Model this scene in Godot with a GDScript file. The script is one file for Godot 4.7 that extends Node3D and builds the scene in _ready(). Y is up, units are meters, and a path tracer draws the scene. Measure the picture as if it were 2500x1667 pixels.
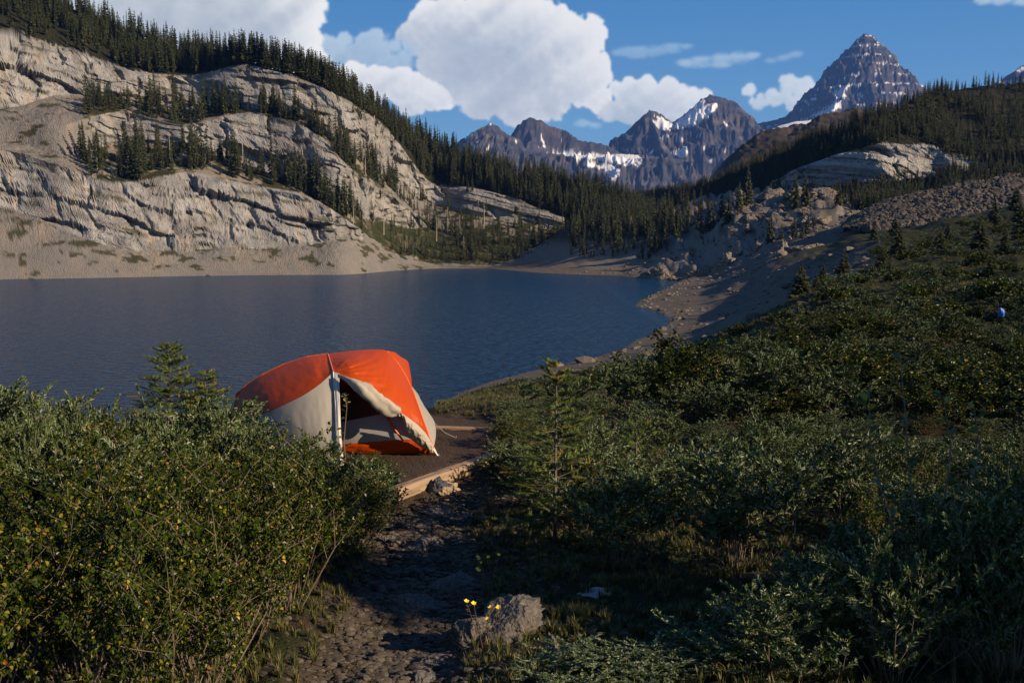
extends Node3D
# A lakeside camp below a pyramid peak, evening sun from the right. Lake level is y = 0, the eye stands 15 m above it.

const EYE := Vector3(0, 15, 0)
# the far shore and its cliffs, column by column from the waterline up: shore, cliff foot, cliff top, ledge ... ridge
const LEFT_SIDE := [
	[Vector3(-209.9, -6.0, -261.7), Vector3(-216.4, 0.0, -269.8), Vector3(-255.2, 32.4, -322.1), Vector3(-264.5, 53.3, -336.0), Vector3(-274.8, 59.0, -349.5), Vector3(-277.6, 66.5, -354.0), Vector3(-281.5, 68.7, -359.1), Vector3(-295.8, 106.1, -381.1), Vector3(-431.7, 196.3, -561.6), Vector3(-539.7, 171.3, -651.6)],
	[Vector3(-185.9, -6.0, -282.6), Vector3(-191.6, 0.0, -291.3), Vector3(-218.9, 27.8, -336.1), Vector3(-226.3, 47.9, -349.5), Vector3(-234.5, 53.5, -362.8), Vector3(-236.5, 59.7, -366.4), Vector3(-243.3, 64.3, -377.4), Vector3(-254.3, 99.3, -398.1), Vector3(-326.5, 157.8, -514.9), Vector3(-408.1, 132.8, -604.9)],
	[Vector3(-155.1, -6.0, -301.8), Vector3(-159.9, -0.0, -311.2), Vector3(-177.8, 23.3, -348.8), Vector3(-183.6, 43.9, -362.5), Vector3(-190.3, 49.6, -376.2), Vector3(-191.7, 55.2, -379.5), Vector3(-200.2, 62.6, -397.0), Vector3(-208.2, 95.5, -416.3), Vector3(-243.4, 131.9, -489.2), Vector3(-304.2, 106.9, -579.2)],
	[Vector3(-138.8, -6.0, -307.1), Vector3(-143.1, -0.0, -316.6), Vector3(-153.4, 15.3, -341.2), Vector3(-158.9, 37.1, -355.7), Vector3(-165.1, 43.2, -370.2), Vector3(-167.6, 55.0, -377.2), Vector3(-182.8, 69.8, -412.5), Vector3(-187.5, 91.6, -425.3), Vector3(-213.0, 121.6, -485.4), Vector3(-266.2, 96.6, -575.4)],
	[Vector3(-123.1, -6.0, -315.3), Vector3(-126.9, 0.0, -325.0), Vector3(-132.1, 8.9, -339.4), Vector3(-137.1, 32.1, -354.8), Vector3(-151.7, 48.6, -394.3), Vector3(-154.2, 62.1, -402.2), Vector3(-160.7, 69.5, -419.7), Vector3(-163.2, 83.1, -427.8), Vector3(-181.3, 107.7, -477.0), Vector3(-226.6, 82.7, -567.0)],
	[Vector3(-106.5, -6.0, -323.9), Vector3(-109.8, 0.0, -333.9), Vector3(-113.8, 8.2, -347.2), Vector3(-118.8, 36.0, -365.7), Vector3(-126.9, 46.9, -391.6), Vector3(-128.4, 56.3, -397.2), Vector3(-136.7, 67.5, -423.7), Vector3(-138.7, 80.3, -431.3), Vector3(-147.5, 94.5, -459.7), Vector3(-184.3, 69.5, -549.7)],
	[Vector3(-88.1, -6.0, -329.9), Vector3(-90.8, 0.0, -340.1), Vector3(-94.3, 8.7, -354.1), Vector3(-97.8, 32.3, -369.9), Vector3(-102.3, 39.9, -387.8), Vector3(-105.1, 61.4, -400.5), Vector3(-106.8, 64.3, -407.4), Vector3(-109.2, 82.8, -418.2), Vector3(-110.1, 84.7, -422.1), Vector3(-137.7, 59.7, -512.1)],
	[Vector3(-68.4, -6.0, -333.0), Vector3(-70.5, 0.0, -343.3), Vector3(-73.5, 9.7, -359.0), Vector3(-75.6, 27.9, -371.1), Vector3(-77.4, 31.8, -380.3), Vector3(-79.6, 54.9, -393.9), Vector3(-81.0, 57.8, -400.9), Vector3(-82.6, 74.8, -410.9), Vector3(-83.3, 76.6, -414.6), Vector3(-104.2, 51.6, -504.6)],
	[Vector3(-55.2, -6.0, -336.2), Vector3(-57.0, 0.0, -346.6), Vector3(-59.9, 11.9, -365.7), Vector3(-60.5, 18.6, -370.2), Vector3(-61.6, 21.7, -377.7), Vector3(-63.1, 39.9, -388.4), Vector3(-65.4, 46.2, -403.3), Vector3(-67.1, 68.2, -416.3), Vector3(-67.6, 69.8, -419.4), Vector3(-84.5, 44.8, -509.4)],
	[Vector3(-44.8, -6.0, -363.8), Vector3(-46.2, 0.0, -375.0), Vector3(-48.0, 5.3, -390.2), Vector3(-49.0, 8.3, -398.8), Vector3(-52.4, 18.3, -427.3), Vector3(-53.1, 30.7, -434.5), Vector3(-55.1, 38.0, -452.1), Vector3(-56.5, 60.6, -465.4), Vector3(-57.3, 64.1, -472.4), Vector3(-71.6, 39.1, -562.4)],
	[Vector3(-31.8, -6.0, -387.6), Vector3(-32.8, -0.0, -399.6), Vector3(-33.7, 2.3, -410.9), Vector3(-34.3, 4.1, -418.2), Vector3(-37.1, 15.4, -453.4), Vector3(-37.6, 18.5, -459.8), Vector3(-39.3, 28.1, -482.5), Vector3(-39.7, 38.5, -488.7), Vector3(-43.2, 61.0, -533.6), Vector3(-54.0, 36.0, -623.6)],
	[Vector3(-16.1, -6.0, -391.9), Vector3(-16.6, 0.0, -404.0), Vector3(-16.9, 1.4, -411.1), Vector3(-17.1, 2.9, -417.1), Vector3(-18.0, 10.3, -440.3), Vector3(-18.2, 12.1, -443.8), Vector3(-19.2, 23.0, -469.7), Vector3(-19.4, 35.5, -477.1), Vector3(-20.4, 48.3, -502.7), Vector3(-25.5, 23.3, -592.7)],
	[Vector3(0.0, -6.0, -391.9), Vector3(0.0, 0.0, -404.0), Vector3(0.0, 1.4, -411.1), Vector3(0.0, 2.5, -415.3), Vector3(0.0, 8.6, -434.5), Vector3(0.0, 10.4, -438.0), Vector3(0.0, 19.5, -459.7), Vector3(0.0, 30.9, -466.4), Vector3(0.0, 39.6, -484.0), Vector3(0.0, 14.6, -574.0)],
	[Vector3(14.5, -6.0, -391.9), Vector3(14.9, 0.0, -404.0), Vector3(15.1, 1.0, -408.9), Vector3(15.3, 2.2, -413.7), Vector3(16.0, 8.6, -433.9), Vector3(16.1, 10.0, -436.6), Vector3(16.7, 17.2, -453.8), Vector3(16.8, 23.2, -457.3), Vector3(17.8, 37.4, -485.7), Vector3(22.2, 12.4, -575.7)],
	[Vector3(32.2, -6.0, -391.9), Vector3(33.2, 0.0, -404.0), Vector3(33.5, 0.7, -407.5), Vector3(33.8, 1.9, -412.2), Vector3(35.3, 7.8, -430.7), Vector3(35.6, 9.5, -434.2), Vector3(36.5, 14.6, -446.3), Vector3(36.6, 17.9, -448.3), Vector3(39.0, 33.2, -478.9), Vector3(48.7, 8.2, -568.9)],
	[Vector3(49.9, -6.0, -391.9), Vector3(51.4, 0.0, -404.0), Vector3(51.8, 0.7, -407.5), Vector3(52.2, 1.4, -410.4), Vector3(54.2, 6.7, -426.7), Vector3(54.5, 7.8, -429.1), Vector3(55.5, 11.3, -437.3), Vector3(55.6, 13.0, -438.3), Vector3(58.0, 23.2, -458.6), Vector3(72.5, 4.0, -548.6)],
	[Vector3(72.4, -6.0, -391.9), Vector3(74.6, 0.0, -404.0), Vector3(75.0, 0.4, -406.1), Vector3(75.2, 0.7, -407.2), Vector3(76.9, 3.8, -416.9), Vector3(77.2, 4.6, -418.5), Vector3(77.9, 6.2, -422.4), Vector3(78.0, 7.1, -422.9), Vector3(80.3, 13.9, -436.6), Vector3(100.4, 4.0, -526.6)]]
# the wooded hill across the valley
const RIGHT_HILL := [
	[Vector3(41.9, 24.4, -684.0), Vector3(46.5, 30.1, -760.0), Vector3(47.0, 33.4, -768.2), Vector3(47.2, 35.0, -771.4), Vector3(47.6, 38.3, -778.4), Vector3(57.1, 18.3, -898.4)],
	[Vector3(59.1, 26.2, -630.0), Vector3(65.6, 33.2, -700.0), Vector3(66.2, 35.6, -706.1), Vector3(66.2, 35.6, -706.1), Vector3(65.7, 33.2, -701.1), Vector3(78.9, 13.2, -821.1)],
	[Vector3(69.9, 27.2, -612.0), Vector3(77.6, 34.0, -680.0), Vector3(78.4, 37.0, -687.5), Vector3(78.4, 36.7, -686.9), Vector3(78.1, 35.5, -684.4), Vector3(93.7, 15.5, -804.4)],
	[Vector3(94.7, 24.6, -540.0), Vector3(105.1, 33.0, -600.0), Vector3(106.8, 37.0, -610.0), Vector3(107.3, 38.3, -612.6), Vector3(108.0, 40.5, -617.1), Vector3(129.6, 20.5, -737.1)],
	[Vector3(99.2, 23.0, -450.0), Vector3(110.0, 31.0, -500.0), Vector3(112.4, 35.5, -511.2), Vector3(113.3, 37.7, -515.7), Vector3(116.9, 46.0, -532.9), Vector3(140.3, 26.0, -652.9)],
	[Vector3(97.2, 21.7, -378.0), Vector3(107.8, 28.4, -420.0), Vector3(109.5, 31.2, -427.0), Vector3(111.8, 36.0, -436.5), Vector3(118.1, 48.4, -462.3), Vector3(141.7, 28.4, -582.3)],
	[Vector3(96.5, 20.9, -333.0), Vector3(107.0, 26.1, -370.0), Vector3(109.1, 29.1, -377.4), Vector3(110.7, 39.2, -384.2), Vector3(117.0, 50.0, -406.8), Vector3(140.3, 30.0, -526.8)],
	[Vector3(103.6, 20.5, -306.0), Vector3(115.0, 24.5, -340.0), Vector3(119.1, 29.5, -352.6), Vector3(121.8, 43.9, -362.2), Vector3(130.0, 56.1, -387.6), Vector3(156.0, 36.1, -507.6)],
	[Vector3(110.3, 20.3, -297.0), Vector3(122.4, 24.2, -330.0), Vector3(127.7, 30.2, -345.0), Vector3(130.9, 45.6, -355.2), Vector3(141.6, 60.2, -385.5), Vector3(169.9, 40.2, -505.5)],
	[Vector3(124.8, 20.3, -297.0), Vector3(138.5, 24.9, -330.0), Vector3(145.3, 31.7, -347.0), Vector3(148.3, 44.5, -355.5), Vector3(169.5, 70.0, -408.6), Vector3(203.4, 50.0, -528.6)],
	[Vector3(130.0, 21.4, -292.5), Vector3(144.2, 27.4, -325.0), Vector3(151.5, 34.2, -342.1), Vector3(152.7, 38.9, -345.3), Vector3(182.1, 72.5, -415.1), Vector3(218.6, 52.5, -535.1)],
	[Vector3(146.8, 22.5, -288.0), Vector3(162.6, 31.0, -320.0), Vector3(170.1, 37.2, -335.4), Vector3(172.4, 39.5, -340.1), Vector3(208.0, 74.9, -413.7), Vector3(249.6, 54.9, -533.7)],
	[Vector3(170.5, 24.2, -270.0), Vector3(189.0, 31.2, -300.0), Vector3(197.8, 37.1, -314.6), Vector3(201.4, 40.1, -320.5), Vector3(248.0, 77.3, -398.2), Vector3(297.6, 57.3, -518.2)],
	[Vector3(220.4, 26.6, -252.0), Vector3(244.3, 33.5, -280.0), Vector3(253.1, 37.7, -290.4), Vector3(257.7, 40.5, -296.0), Vector3(331.5, 83.0, -384.7), Vector3(397.8, 63.0, -504.7)]]
# heights of the near ground by bearing (x over depth) and depth
const GCOL := [-1.5426, -0.8433, -0.5142, -0.3085, -0.144, -0.072, -0.0206, 0.0206, 0.0617, 0.1028, 0.144, 0.1851, 0.2262, 0.2674, 0.3085, 0.3497, 0.3908, 0.4525, 0.5142, 0.6376, 0.8844, 1.5426]
const GROW := [0.5, 3, 6, 9, 12, 14, 18, 25, 35, 50, 65, 80, 95, 110, 130, 150, 175, 200, 225, 250, 275, 300, 325, 350, 375, 400, 430, 470, 520]
const GH := [
	[13.4, 13.2, 12.8, 12.47, 12.5, 12.3, 10.94, 8.0, 5.0, 0.57, -2.01, -2.04, -2.08, -2.11, -2.15, -2.2, -2.25, -2.3, -2.36, -2.41, -2.47, -2.52, -2.58, -2.63, -2.68, -2.74, -2.8, -2.89, -3.0],
	[13.4, 13.2, 12.8, 12.47, 12.5, 12.3, 10.94, 8.0, 5.0, 0.57, -2.01, -2.04, -2.08, -2.11, -2.15, -2.2, -2.25, -2.3, -2.36, -2.41, -2.47, -2.52, -2.58, -2.63, -2.68, -2.74, -2.8, -2.89, -3.0],
	[13.4, 13.2, 12.8, 12.47, 12.5, 12.3, 10.94, 8.0, 5.0, 0.57, -2.01, -2.04, -2.08, -2.11, -2.15, -2.2, -2.25, -2.3, -2.36, -2.41, -2.47, -2.52, -2.58, -2.63, -2.68, -2.74, -2.8, -2.89, -3.0],
	[13.4, 13.2, 12.8, 12.47, 12.5, 12.3, 10.94, 8.0, 5.0, 0.57, -2.01, -2.04, -2.08, -2.11, -2.15, -2.2, -2.25, -2.3, -2.36, -2.41, -2.47, -2.52, -2.58, -2.63, -2.68, -2.74, -2.8, -2.89, -3.0],
	[13.4, 13.2, 12.8, 12.47, 12.5, 12.3, 10.94, 8.0, 5.0, 0.57, -2.01, -2.04, -2.08, -2.11, -2.15, -2.2, -2.25, -2.3, -2.36, -2.41, -2.47, -2.52, -2.58, -2.63, -2.68, -2.74, -2.8, -2.89, -3.0],
	[13.4, 13.2, 12.8, 12.47, 12.5, 12.5, 11.81, 10.6, 8.84, 6.2, 3.69, 1.17, -2.0, -2.04, -2.08, -2.13, -2.19, -2.25, -2.31, -2.36, -2.42, -2.48, -2.54, -2.6, -2.66, -2.72, -2.79, -2.88, -3.0],
	[13.4, 13.2, 12.8, 12.47, 12.5, 12.5, 11.88, 10.8, 9.24, 6.9, 4.75, 2.6, 0.65, -2.0, -2.0, -2.0, -2.0, -2.0, -2.0, -2.0, -2.0, -2.0, -2.0, -2.0, -2.0, -0.5, 2.0, 3.57, 5.0],
	[13.4, 13.2, 12.8, 12.47, 12.5, 12.5, 11.88, 10.8, 9.44, 7.4, 5.4, 3.4, 1.51, -0.46, -2.0, -2.0, -2.0, -2.0, -2.0, -2.0, -2.0, -2.0, -2.0, -2.0, 3.0, 5.0, 8.0, 8.0, 8.0],
	[13.4, 13.2, 12.8, 12.47, 12.5, 12.5, 11.88, 10.8, 9.6, 7.8, 6.05, 4.3, 2.4, 0.51, -2.0, -2.0, -2.0, -2.0, -2.0, -2.0, -2.0, -2.0, -2.0, 2.0, 9.0, 14.0, 18.0, 17.11, 16.0],
	[13.4, 13.2, 12.8, 12.47, 12.5, 12.5, 11.88, 10.8, 9.72, 8.1, 6.7, 5.3, 3.42, 1.58, -1.17, -2.0, -2.0, -2.0, -2.0, -2.0, -2.0, -2.0, -1.0, 7.5, 12.75, 18.0, 21.0, 20.56, 20.0],
	[13.4, 13.2, 12.8, 12.47, 12.5, 12.5, 11.85, 10.7, 9.74, 8.3, 7.05, 5.8, 4.6, 3.4, 1.51, -0.11, -0.1, 0.7, 0.6, -0.43, -1.5, -0.51, 2.82, 9.0, 14.0, 19.0, 22.5, 21.39, 20.0],
	[13.4, 13.2, 12.8, 12.47, 12.5, 12.5, 11.88, 10.8, 10.0, 8.8, 7.7, 6.6, 5.8, 5.0, 4.1, 3.2, 2.83, 2.55, 2.42, 2.2, 2.2, 3.2, 7.2, 13.33, 19.0, 24.0, 28.7, 26.0, 24.0],
	[13.4, 13.2, 12.8, 12.47, 12.5, 12.5, 11.92, 10.9, 10.26, 9.3, 8.45, 7.6, 7.2, 6.8, 6.55, 6.3, 6.3, 6.3, 6.75, 7.2, 7.99, 11.6, 17.0, 22.0, 27.0, 29.5, 28.0, 27.11, 26.0],
	[13.4, 13.2, 12.8, 12.47, 12.5, 12.5, 11.99, 11.1, 10.54, 9.7, 9.25, 8.8, 8.7, 8.6, 8.8, 9.0, 9.3, 9.6, 9.35, 9.1, 10.5, 14.25, 19.88, 25.0, 28.67, 27.0, 26.75, 26.42, 26.0],
	[13.4, 13.2, 12.8, 12.47, 12.5, 12.5, 12.06, 11.3, 10.82, 10.1, 10.0, 9.9, 10.28, 10.65, 10.93, 11.2, 11.4, 11.6, 11.14, 10.68, 13.25, 18.25, 23.88, 26.0, 24.75, 24.0, 24.0, 24.0, 24.0],
	[13.4, 13.2, 12.8, 12.47, 12.5, 12.5, 12.1, 11.4, 10.92, 10.2, 10.2, 10.2, 10.7, 11.2, 11.9, 12.6, 13.47, 13.88, 13.56, 14.75, 16.67, 20.0, 20.0, 20.21, 20.47, 20.74, 21.05, 21.47, 22.0],
	[13.4, 13.2, 12.8, 12.47, 12.5, 12.5, 12.1, 11.4, 10.96, 10.3, 10.35, 10.4, 11.1, 11.8, 12.9, 14.0, 14.81, 15.1, 14.6, 15.25, 16.17, 17.0, 17.83, 18.21, 18.47, 18.74, 19.05, 19.47, 20.0],
	[13.4, 13.2, 12.8, 12.47, 12.5, 12.4, 12.04, 11.4, 10.96, 10.3, 10.55, 10.8, 11.6, 12.4, 14.2, 16.0, 17.25, 18.0, 18.0, 18.14, 18.31, 18.48, 18.66, 18.83, 19.0, 19.17, 19.38, 19.66, 20.0],
	[13.4, 13.2, 12.8, 12.47, 12.5, 12.4, 12.04, 11.4, 11.0, 10.4, 10.88, 11.5, 12.4, 13.56, 15.28, 17.0, 18.5, 20.0, 20.0, 20.0, 20.12, 20.31, 20.5, 20.69, 20.88, 21.08, 21.31, 21.62, 22.0],
	[13.4, 13.2, 12.8, 12.47, 12.5, 12.5, 12.17, 11.6, 11.36, 11.0, 11.75, 12.5, 14.0, 15.5, 18.0, 20.5, 22.25, 24.0, 24.0, 24.0, 24.0, 24.0, 24.0, 24.0, 24.0, 24.0, 24.0, 24.0, 24.0],
	[13.4, 13.2, 12.8, 12.47, 12.5, 12.8, 12.69, 12.5, 12.7, 13.0, 14.5, 16.0, 18.0, 20.0, 23.0, 26.0, 28.0, 30.0, 30.31, 30.62, 30.94, 31.25, 31.56, 31.88, 32.19, 32.5, 32.88, 33.38, 34.0],
	[13.4, 13.2, 12.8, 12.47, 12.5, 13.8, 14.05, 14.5, 15.5, 17.0, 19.5, 22.0, 24.5, 27.0, 30.0, 33.0, 34.17, 35.33, 36.5, 37.67, 38.83, 40.0, 41.14, 42.27, 43.41, 44.55, 45.91, 47.73, 50.0]]
const SHORE := [Vector2(-9.0, -61.3), Vector2(-7.8, -74.3), Vector2(-6.3, -86.0), Vector2(-4.6, -92.7), Vector2(-2.1, -99.2), Vector2(2.2, -106.6), Vector2(7.1, -114.1), Vector2(10.1, -118.6), Vector2(14.2, -126.5), Vector2(17.3, -137.6), Vector2(21.3, -146.6), Vector2(25.4, -160.2), Vector2(27.5, -173.3), Vector2(27.4, -185.7), Vector2(24.7, -200.0), Vector2(28.4, -219.4), Vector2(40.0, -260.1), Vector2(52.4, -305.9), Vector2(47.3, -311.2), Vector2(40.6, -325.0), Vector2(32.7, -340.1), Vector2(21.4, -346.6), Vector2(7.5, -363.8), Vector2(0.0, -382.8), Vector2(-10.0, -404.0), Vector2(-33.2, -404.0)]
const PAD := Vector2(-0.219, -10.450)
const PAD_U := Vector2(0.5188, -0.8549)
const PAD_H := 12.62
const LOG_A := Vector3(-1.099, 12.575, -9.000)
const LOG_B := Vector3(-0.219, 12.575, -10.450)
const REAR_LOG_A := Vector3(-1.044, 12.620, -11.900)
const REAR_LOG_B := Vector3(-0.098, 12.620, -11.750)
# the tent's seams, in metres from the middle of its floor
const TENT_BASE := Vector3(-1.80, 12.62, -10.70)
var TENT := {
	"ridge_left": [Vector3(-0.252, 1.021, -0.300), Vector3(-0.480, 0.988, -0.300), Vector3(-0.768, 0.894, -0.350), Vector3(-1.000, 0.779, -0.350), Vector3(-1.201, 0.655, -0.400), Vector3(-1.320, 0.543, -0.400)],
	"ridge_right": [Vector3(-0.252, 1.021, -0.300), Vector3(-0.023, 1.053, -0.300), Vector3(0.221, 1.065, -0.350), Vector3(0.397, 1.041, -0.400)],
	"right_arc": [Vector3(0.397, 1.041, -0.400), Vector3(0.522, 0.924, -0.300), Vector3(0.631, 0.777, -0.200), Vector3(0.735, 0.596, -0.050), Vector3(0.848, 0.330, 0.100), Vector3(0.960, 0.083, 0.250)],
	"door_edge": [Vector3(-0.078, 0.910, 0.350), Vector3(0.101, 0.869, 0.480), Vector3(0.278, 0.780, 0.540), Vector3(0.446, 0.651, 0.540), Vector3(0.630, 0.511, 0.500), Vector3(0.789, 0.357, 0.400), Vector3(0.888, 0.218, 0.320), Vector3(0.960, 0.083, 0.250)],
	"left_seam": [Vector3(-0.078, 0.910, 0.350), Vector3(-0.203, 0.796, 0.450), Vector3(-0.366, 0.687, 0.500), Vector3(-0.593, 0.571, 0.450), Vector3(-0.847, 0.448, 0.300), Vector3(-1.103, 0.347, 0.000), Vector3(-1.313, 0.308, -0.300)],
	"left_ground": [Vector3(0.089, 0.040, 0.950), Vector3(-0.075, 0.040, 0.880), Vector3(-0.277, 0.040, 0.800), Vector3(-0.518, 0.040, 0.650), Vector3(-0.778, 0.040, 0.450), Vector3(-1.086, 0.040, 0.100), Vector3(-1.353, 0.040, -0.250)],
	"rear_upper": [Vector3(0.397, 1.041, -0.400), Vector3(0.500, 0.943, -0.700), Vector3(0.572, 0.827, -1.000), Vector3(0.561, 0.650, -0.900)],
	"rear_lower": [Vector3(0.561, 0.650, -0.900), Vector3(0.750, 0.383, -0.750), Vector3(0.904, 0.170, -0.650), Vector3(0.958, 0.079, 0.230)],
	"rear_ground": [Vector3(-1.536, 0.050, -0.900), Vector3(-1.001, 0.050, -1.500), Vector3(-0.270, 0.050, -1.700), Vector3(0.476, 0.050, -1.500), Vector3(0.822, 0.050, -1.000)],
	"zip_a": [Vector3(-0.075, 0.913, 0.370), Vector3(-0.022, 0.637, 0.580), Vector3(0.036, 0.339, 0.800), Vector3(0.091, 0.052, 0.960)],
	"zip_b": [Vector3(-0.014, 0.900, 0.400), Vector3(0.024, 0.640, 0.600), Vector3(0.065, 0.339, 0.800), Vector3(0.116, 0.052, 0.960)],
	"roll": [Vector3(-0.004, 0.892, 0.460), Vector3(0.151, 0.841, 0.580), Vector3(0.290, 0.750, 0.620), Vector3(0.435, 0.635, 0.620), Vector3(0.555, 0.551, 0.580), Vector3(0.635, 0.527, 0.540)],
	"flap_top": [Vector3(0.639, 0.518, 0.540), Vector3(0.735, 0.442, 0.500), Vector3(0.835, 0.343, 0.440), Vector3(0.914, 0.224, 0.370), Vector3(0.964, 0.103, 0.300)],
	"flap_bottom": [Vector3(0.659, 0.450, 0.500), Vector3(0.707, 0.267, 0.450), Vector3(0.787, 0.160, 0.400), Vector3(0.870, 0.101, 0.370), Vector3(0.960, 0.041, 0.320)],
	"inner_top": [Vector3(-0.660, 0.220, 0.000), Vector3(-0.029, 0.353, 0.220), Vector3(0.406, 0.445, 0.260), Vector3(0.646, 0.484, 0.260), Vector3(0.861, 0.292, 0.250), Vector3(0.946, 0.143, 0.240)],
	"mesh_top": [Vector3(-0.699, 0.456, -0.200), Vector3(-0.142, 0.867, -0.050), Vector3(0.050, 0.815, -0.100), Vector3(0.387, 0.576, 0.100), Vector3(0.661, 0.482, 0.200), Vector3(0.924, 0.177, 0.230)],
	"tub_top": [Vector3(-0.655, 0.046, 0.040), Vector3(-0.039, 0.117, 0.240), Vector3(0.274, 0.148, 0.280), Vector3(0.623, 0.174, 0.280), Vector3(0.795, 0.166, 0.260), Vector3(0.915, 0.126, 0.240)],
	"tub_bottom": [Vector3(-0.710, 0.012, 0.000), Vector3(-0.092, 0.012, 0.200), Vector3(0.266, 0.012, 0.240), Vector3(0.616, 0.012, 0.240), Vector3(0.834, 0.012, 0.220), Vector3(0.982, 0.012, 0.200)],
	"inner_back_bottom": [Vector3(-0.984, 0.020, -1.200), Vector3(-0.338, 0.020, -1.200), Vector3(0.364, 0.020, -1.150), Vector3(0.822, 0.020, -1.000)],
	"inner_back_top": [Vector3(-0.928, 0.450, -1.000), Vector3(-0.295, 0.450, -1.000), Vector3(0.393, 0.450, -0.950), Vector3(0.698, 0.450, -0.800)],
	"bag_a": [Vector3(-0.661, 0.080, -0.400), Vector3(-0.187, 0.080, -0.350), Vector3(0.275, 0.080, -0.350)],
	"bag_b": [Vector3(-0.791, 0.080, -1.000), Vector3(-0.302, 0.080, -1.000), Vector3(0.201, 0.080, -0.900)],
	"strap": [Vector3(0.375, 0.532, 0.280), Vector3(0.456, 0.445, 0.310), Vector3(0.542, 0.315, 0.320), Vector3(0.646, 0.172, 0.330)],
	"strap_b": [Vector3(0.394, 0.456, 0.300), Vector3(0.508, 0.489, 0.380), Vector3(0.634, 0.537, 0.500)],
	"foot": [Vector3(0.961, 0.085, 0.260), Vector3(0.986, 0.030, 0.250), Vector3(1.009, -0.012, 0.280)],
	"guy": [Vector3(0.904, 0.170, -0.650), Vector3(1.020, 0.070, -0.600), Vector3(1.145, 0.000, -0.650)],
	"emblem": Vector3(0.732, 0.320, 0.560),
	"label_at": Vector3(0.016, 0.873, 0.480)}
# cloud banks: puffs as azimuth, elevation and radius in degrees; edge softness, density, seed
const CLOUDS := [
	[[Vector3(-10.23, 9.55, 1.06), Vector3(-8.89, 9.48, 1.30), Vector3(-7.54, 9.62, 1.41), Vector3(-6.18, 9.32, 1.30), Vector3(-4.82, 9.35, 1.18), Vector3(-3.67, 9.58, 1.18)], 0.60, 0.62, 1],
	[[Vector3(-20.75, 11.81, 2.59), Vector3(-18.33, 11.58, 2.83), Vector3(-15.83, 11.32, 2.83), Vector3(-13.68, 11.84, 2.83), Vector3(-11.95, 11.71, 1.77), Vector3(-12.65, 10.00, 1.89), Vector3(-11.58, 8.87, 1.41), Vector3(-14.17, 9.73, 2.36), Vector3(-17.12, 10.42, 2.59), Vector3(-19.68, 13.47, 3.54), Vector3(-14.47, 14.03, 3.54), Vector3(-22.66, 12.82, 2.83)], 0.22, 1.00, 2],
	[[Vector3(-8.92, 8.07, 1.13), Vector3(-7.57, 7.88, 1.23), Vector3(-6.09, 7.79, 1.13), Vector3(-4.72, 7.55, 1.06), Vector3(-3.80, 7.42, 0.71), Vector3(-9.60, 7.51, 1.18), Vector3(-10.48, 8.14, 0.94), Vector3(-5.76, 7.09, 0.94)], 0.22, 1.00, 3],
	[[Vector3(-5.49, 10.85, 0.99), Vector3(-4.35, 11.08, 1.41), Vector3(-2.98, 10.99, 1.65), Vector3(-1.61, 10.57, 2.00), Vector3(0.00, 10.68, 2.24), Vector3(1.83, 10.67, 2.00), Vector3(3.44, 10.55, 1.65), Vector3(4.46, 10.76, 0.75), Vector3(3.22, 9.15, 1.77), Vector3(1.15, 8.94, 2.24), Vector3(-0.69, 8.72, 2.24), Vector3(-2.30, 8.49, 1.77), Vector3(3.91, 7.93, 1.41), Vector3(4.84, 7.15, 0.82), Vector3(2.08, 7.39, 1.65), Vector3(0.00, 7.28, 1.53), Vector3(-1.62, 7.39, 1.41), Vector3(0.69, 11.96, 1.41), Vector3(-2.06, 11.74, 1.18), Vector3(-4.36, 9.35, 1.18)], 0.20, 1.00, 4],
	[[Vector3(6.32, 7.68, 0.80), Vector3(7.35, 7.44, 0.99), Vector3(8.48, 7.31, 1.06), Vector3(9.38, 7.19, 0.94), Vector3(10.28, 7.06, 0.82), Vector3(6.67, 6.68, 0.94), Vector3(8.04, 6.44, 0.94), Vector3(9.85, 6.30, 0.94), Vector3(5.42, 6.58, 0.71)], 0.30, 0.95, 5],
	[[Vector3(15.20, 7.74, 0.66), Vector3(15.95, 7.50, 0.71), Vector3(16.59, 7.41, 0.59), Vector3(14.46, 7.16, 0.57), Vector3(15.55, 6.91, 0.61), Vector3(13.14, 7.59, 0.42), Vector3(13.60, 6.97, 0.52), Vector3(16.51, 6.62, 0.59)], 0.50, 0.80, 6],
	[[Vector3(6.18, 9.93, 0.80), Vector3(7.08, 9.83, 0.99), Vector3(7.99, 9.85, 0.99), Vector3(8.88, 9.98, 0.90), Vector3(9.66, 10.06, 0.61)], 1.00, 0.36, 7],
	[[Vector3(9.68, 9.25, 0.71), Vector3(10.46, 9.29, 0.99), Vector3(11.57, 9.28, 1.08), Vector3(12.44, 9.37, 0.90), Vector3(13.20, 9.47, 0.61)], 1.00, 0.50, 8],
	[[Vector3(14.19, 9.20, 0.52), Vector3(14.83, 9.32, 0.66), Vector3(15.47, 9.46, 0.52)], 1.00, 0.34, 9],
	[[Vector3(24.63, 11.48, 0.61), Vector3(25.57, 11.48, 0.80), Vector3(26.49, 11.39, 0.90), Vector3(27.21, 11.32, 0.85)], 0.80, 0.60, 10],
	[[Vector3(3.93, 6.04, 0.71), Vector3(4.62, 5.90, 0.61)], 1.00, 0.40, 11]]
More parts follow.
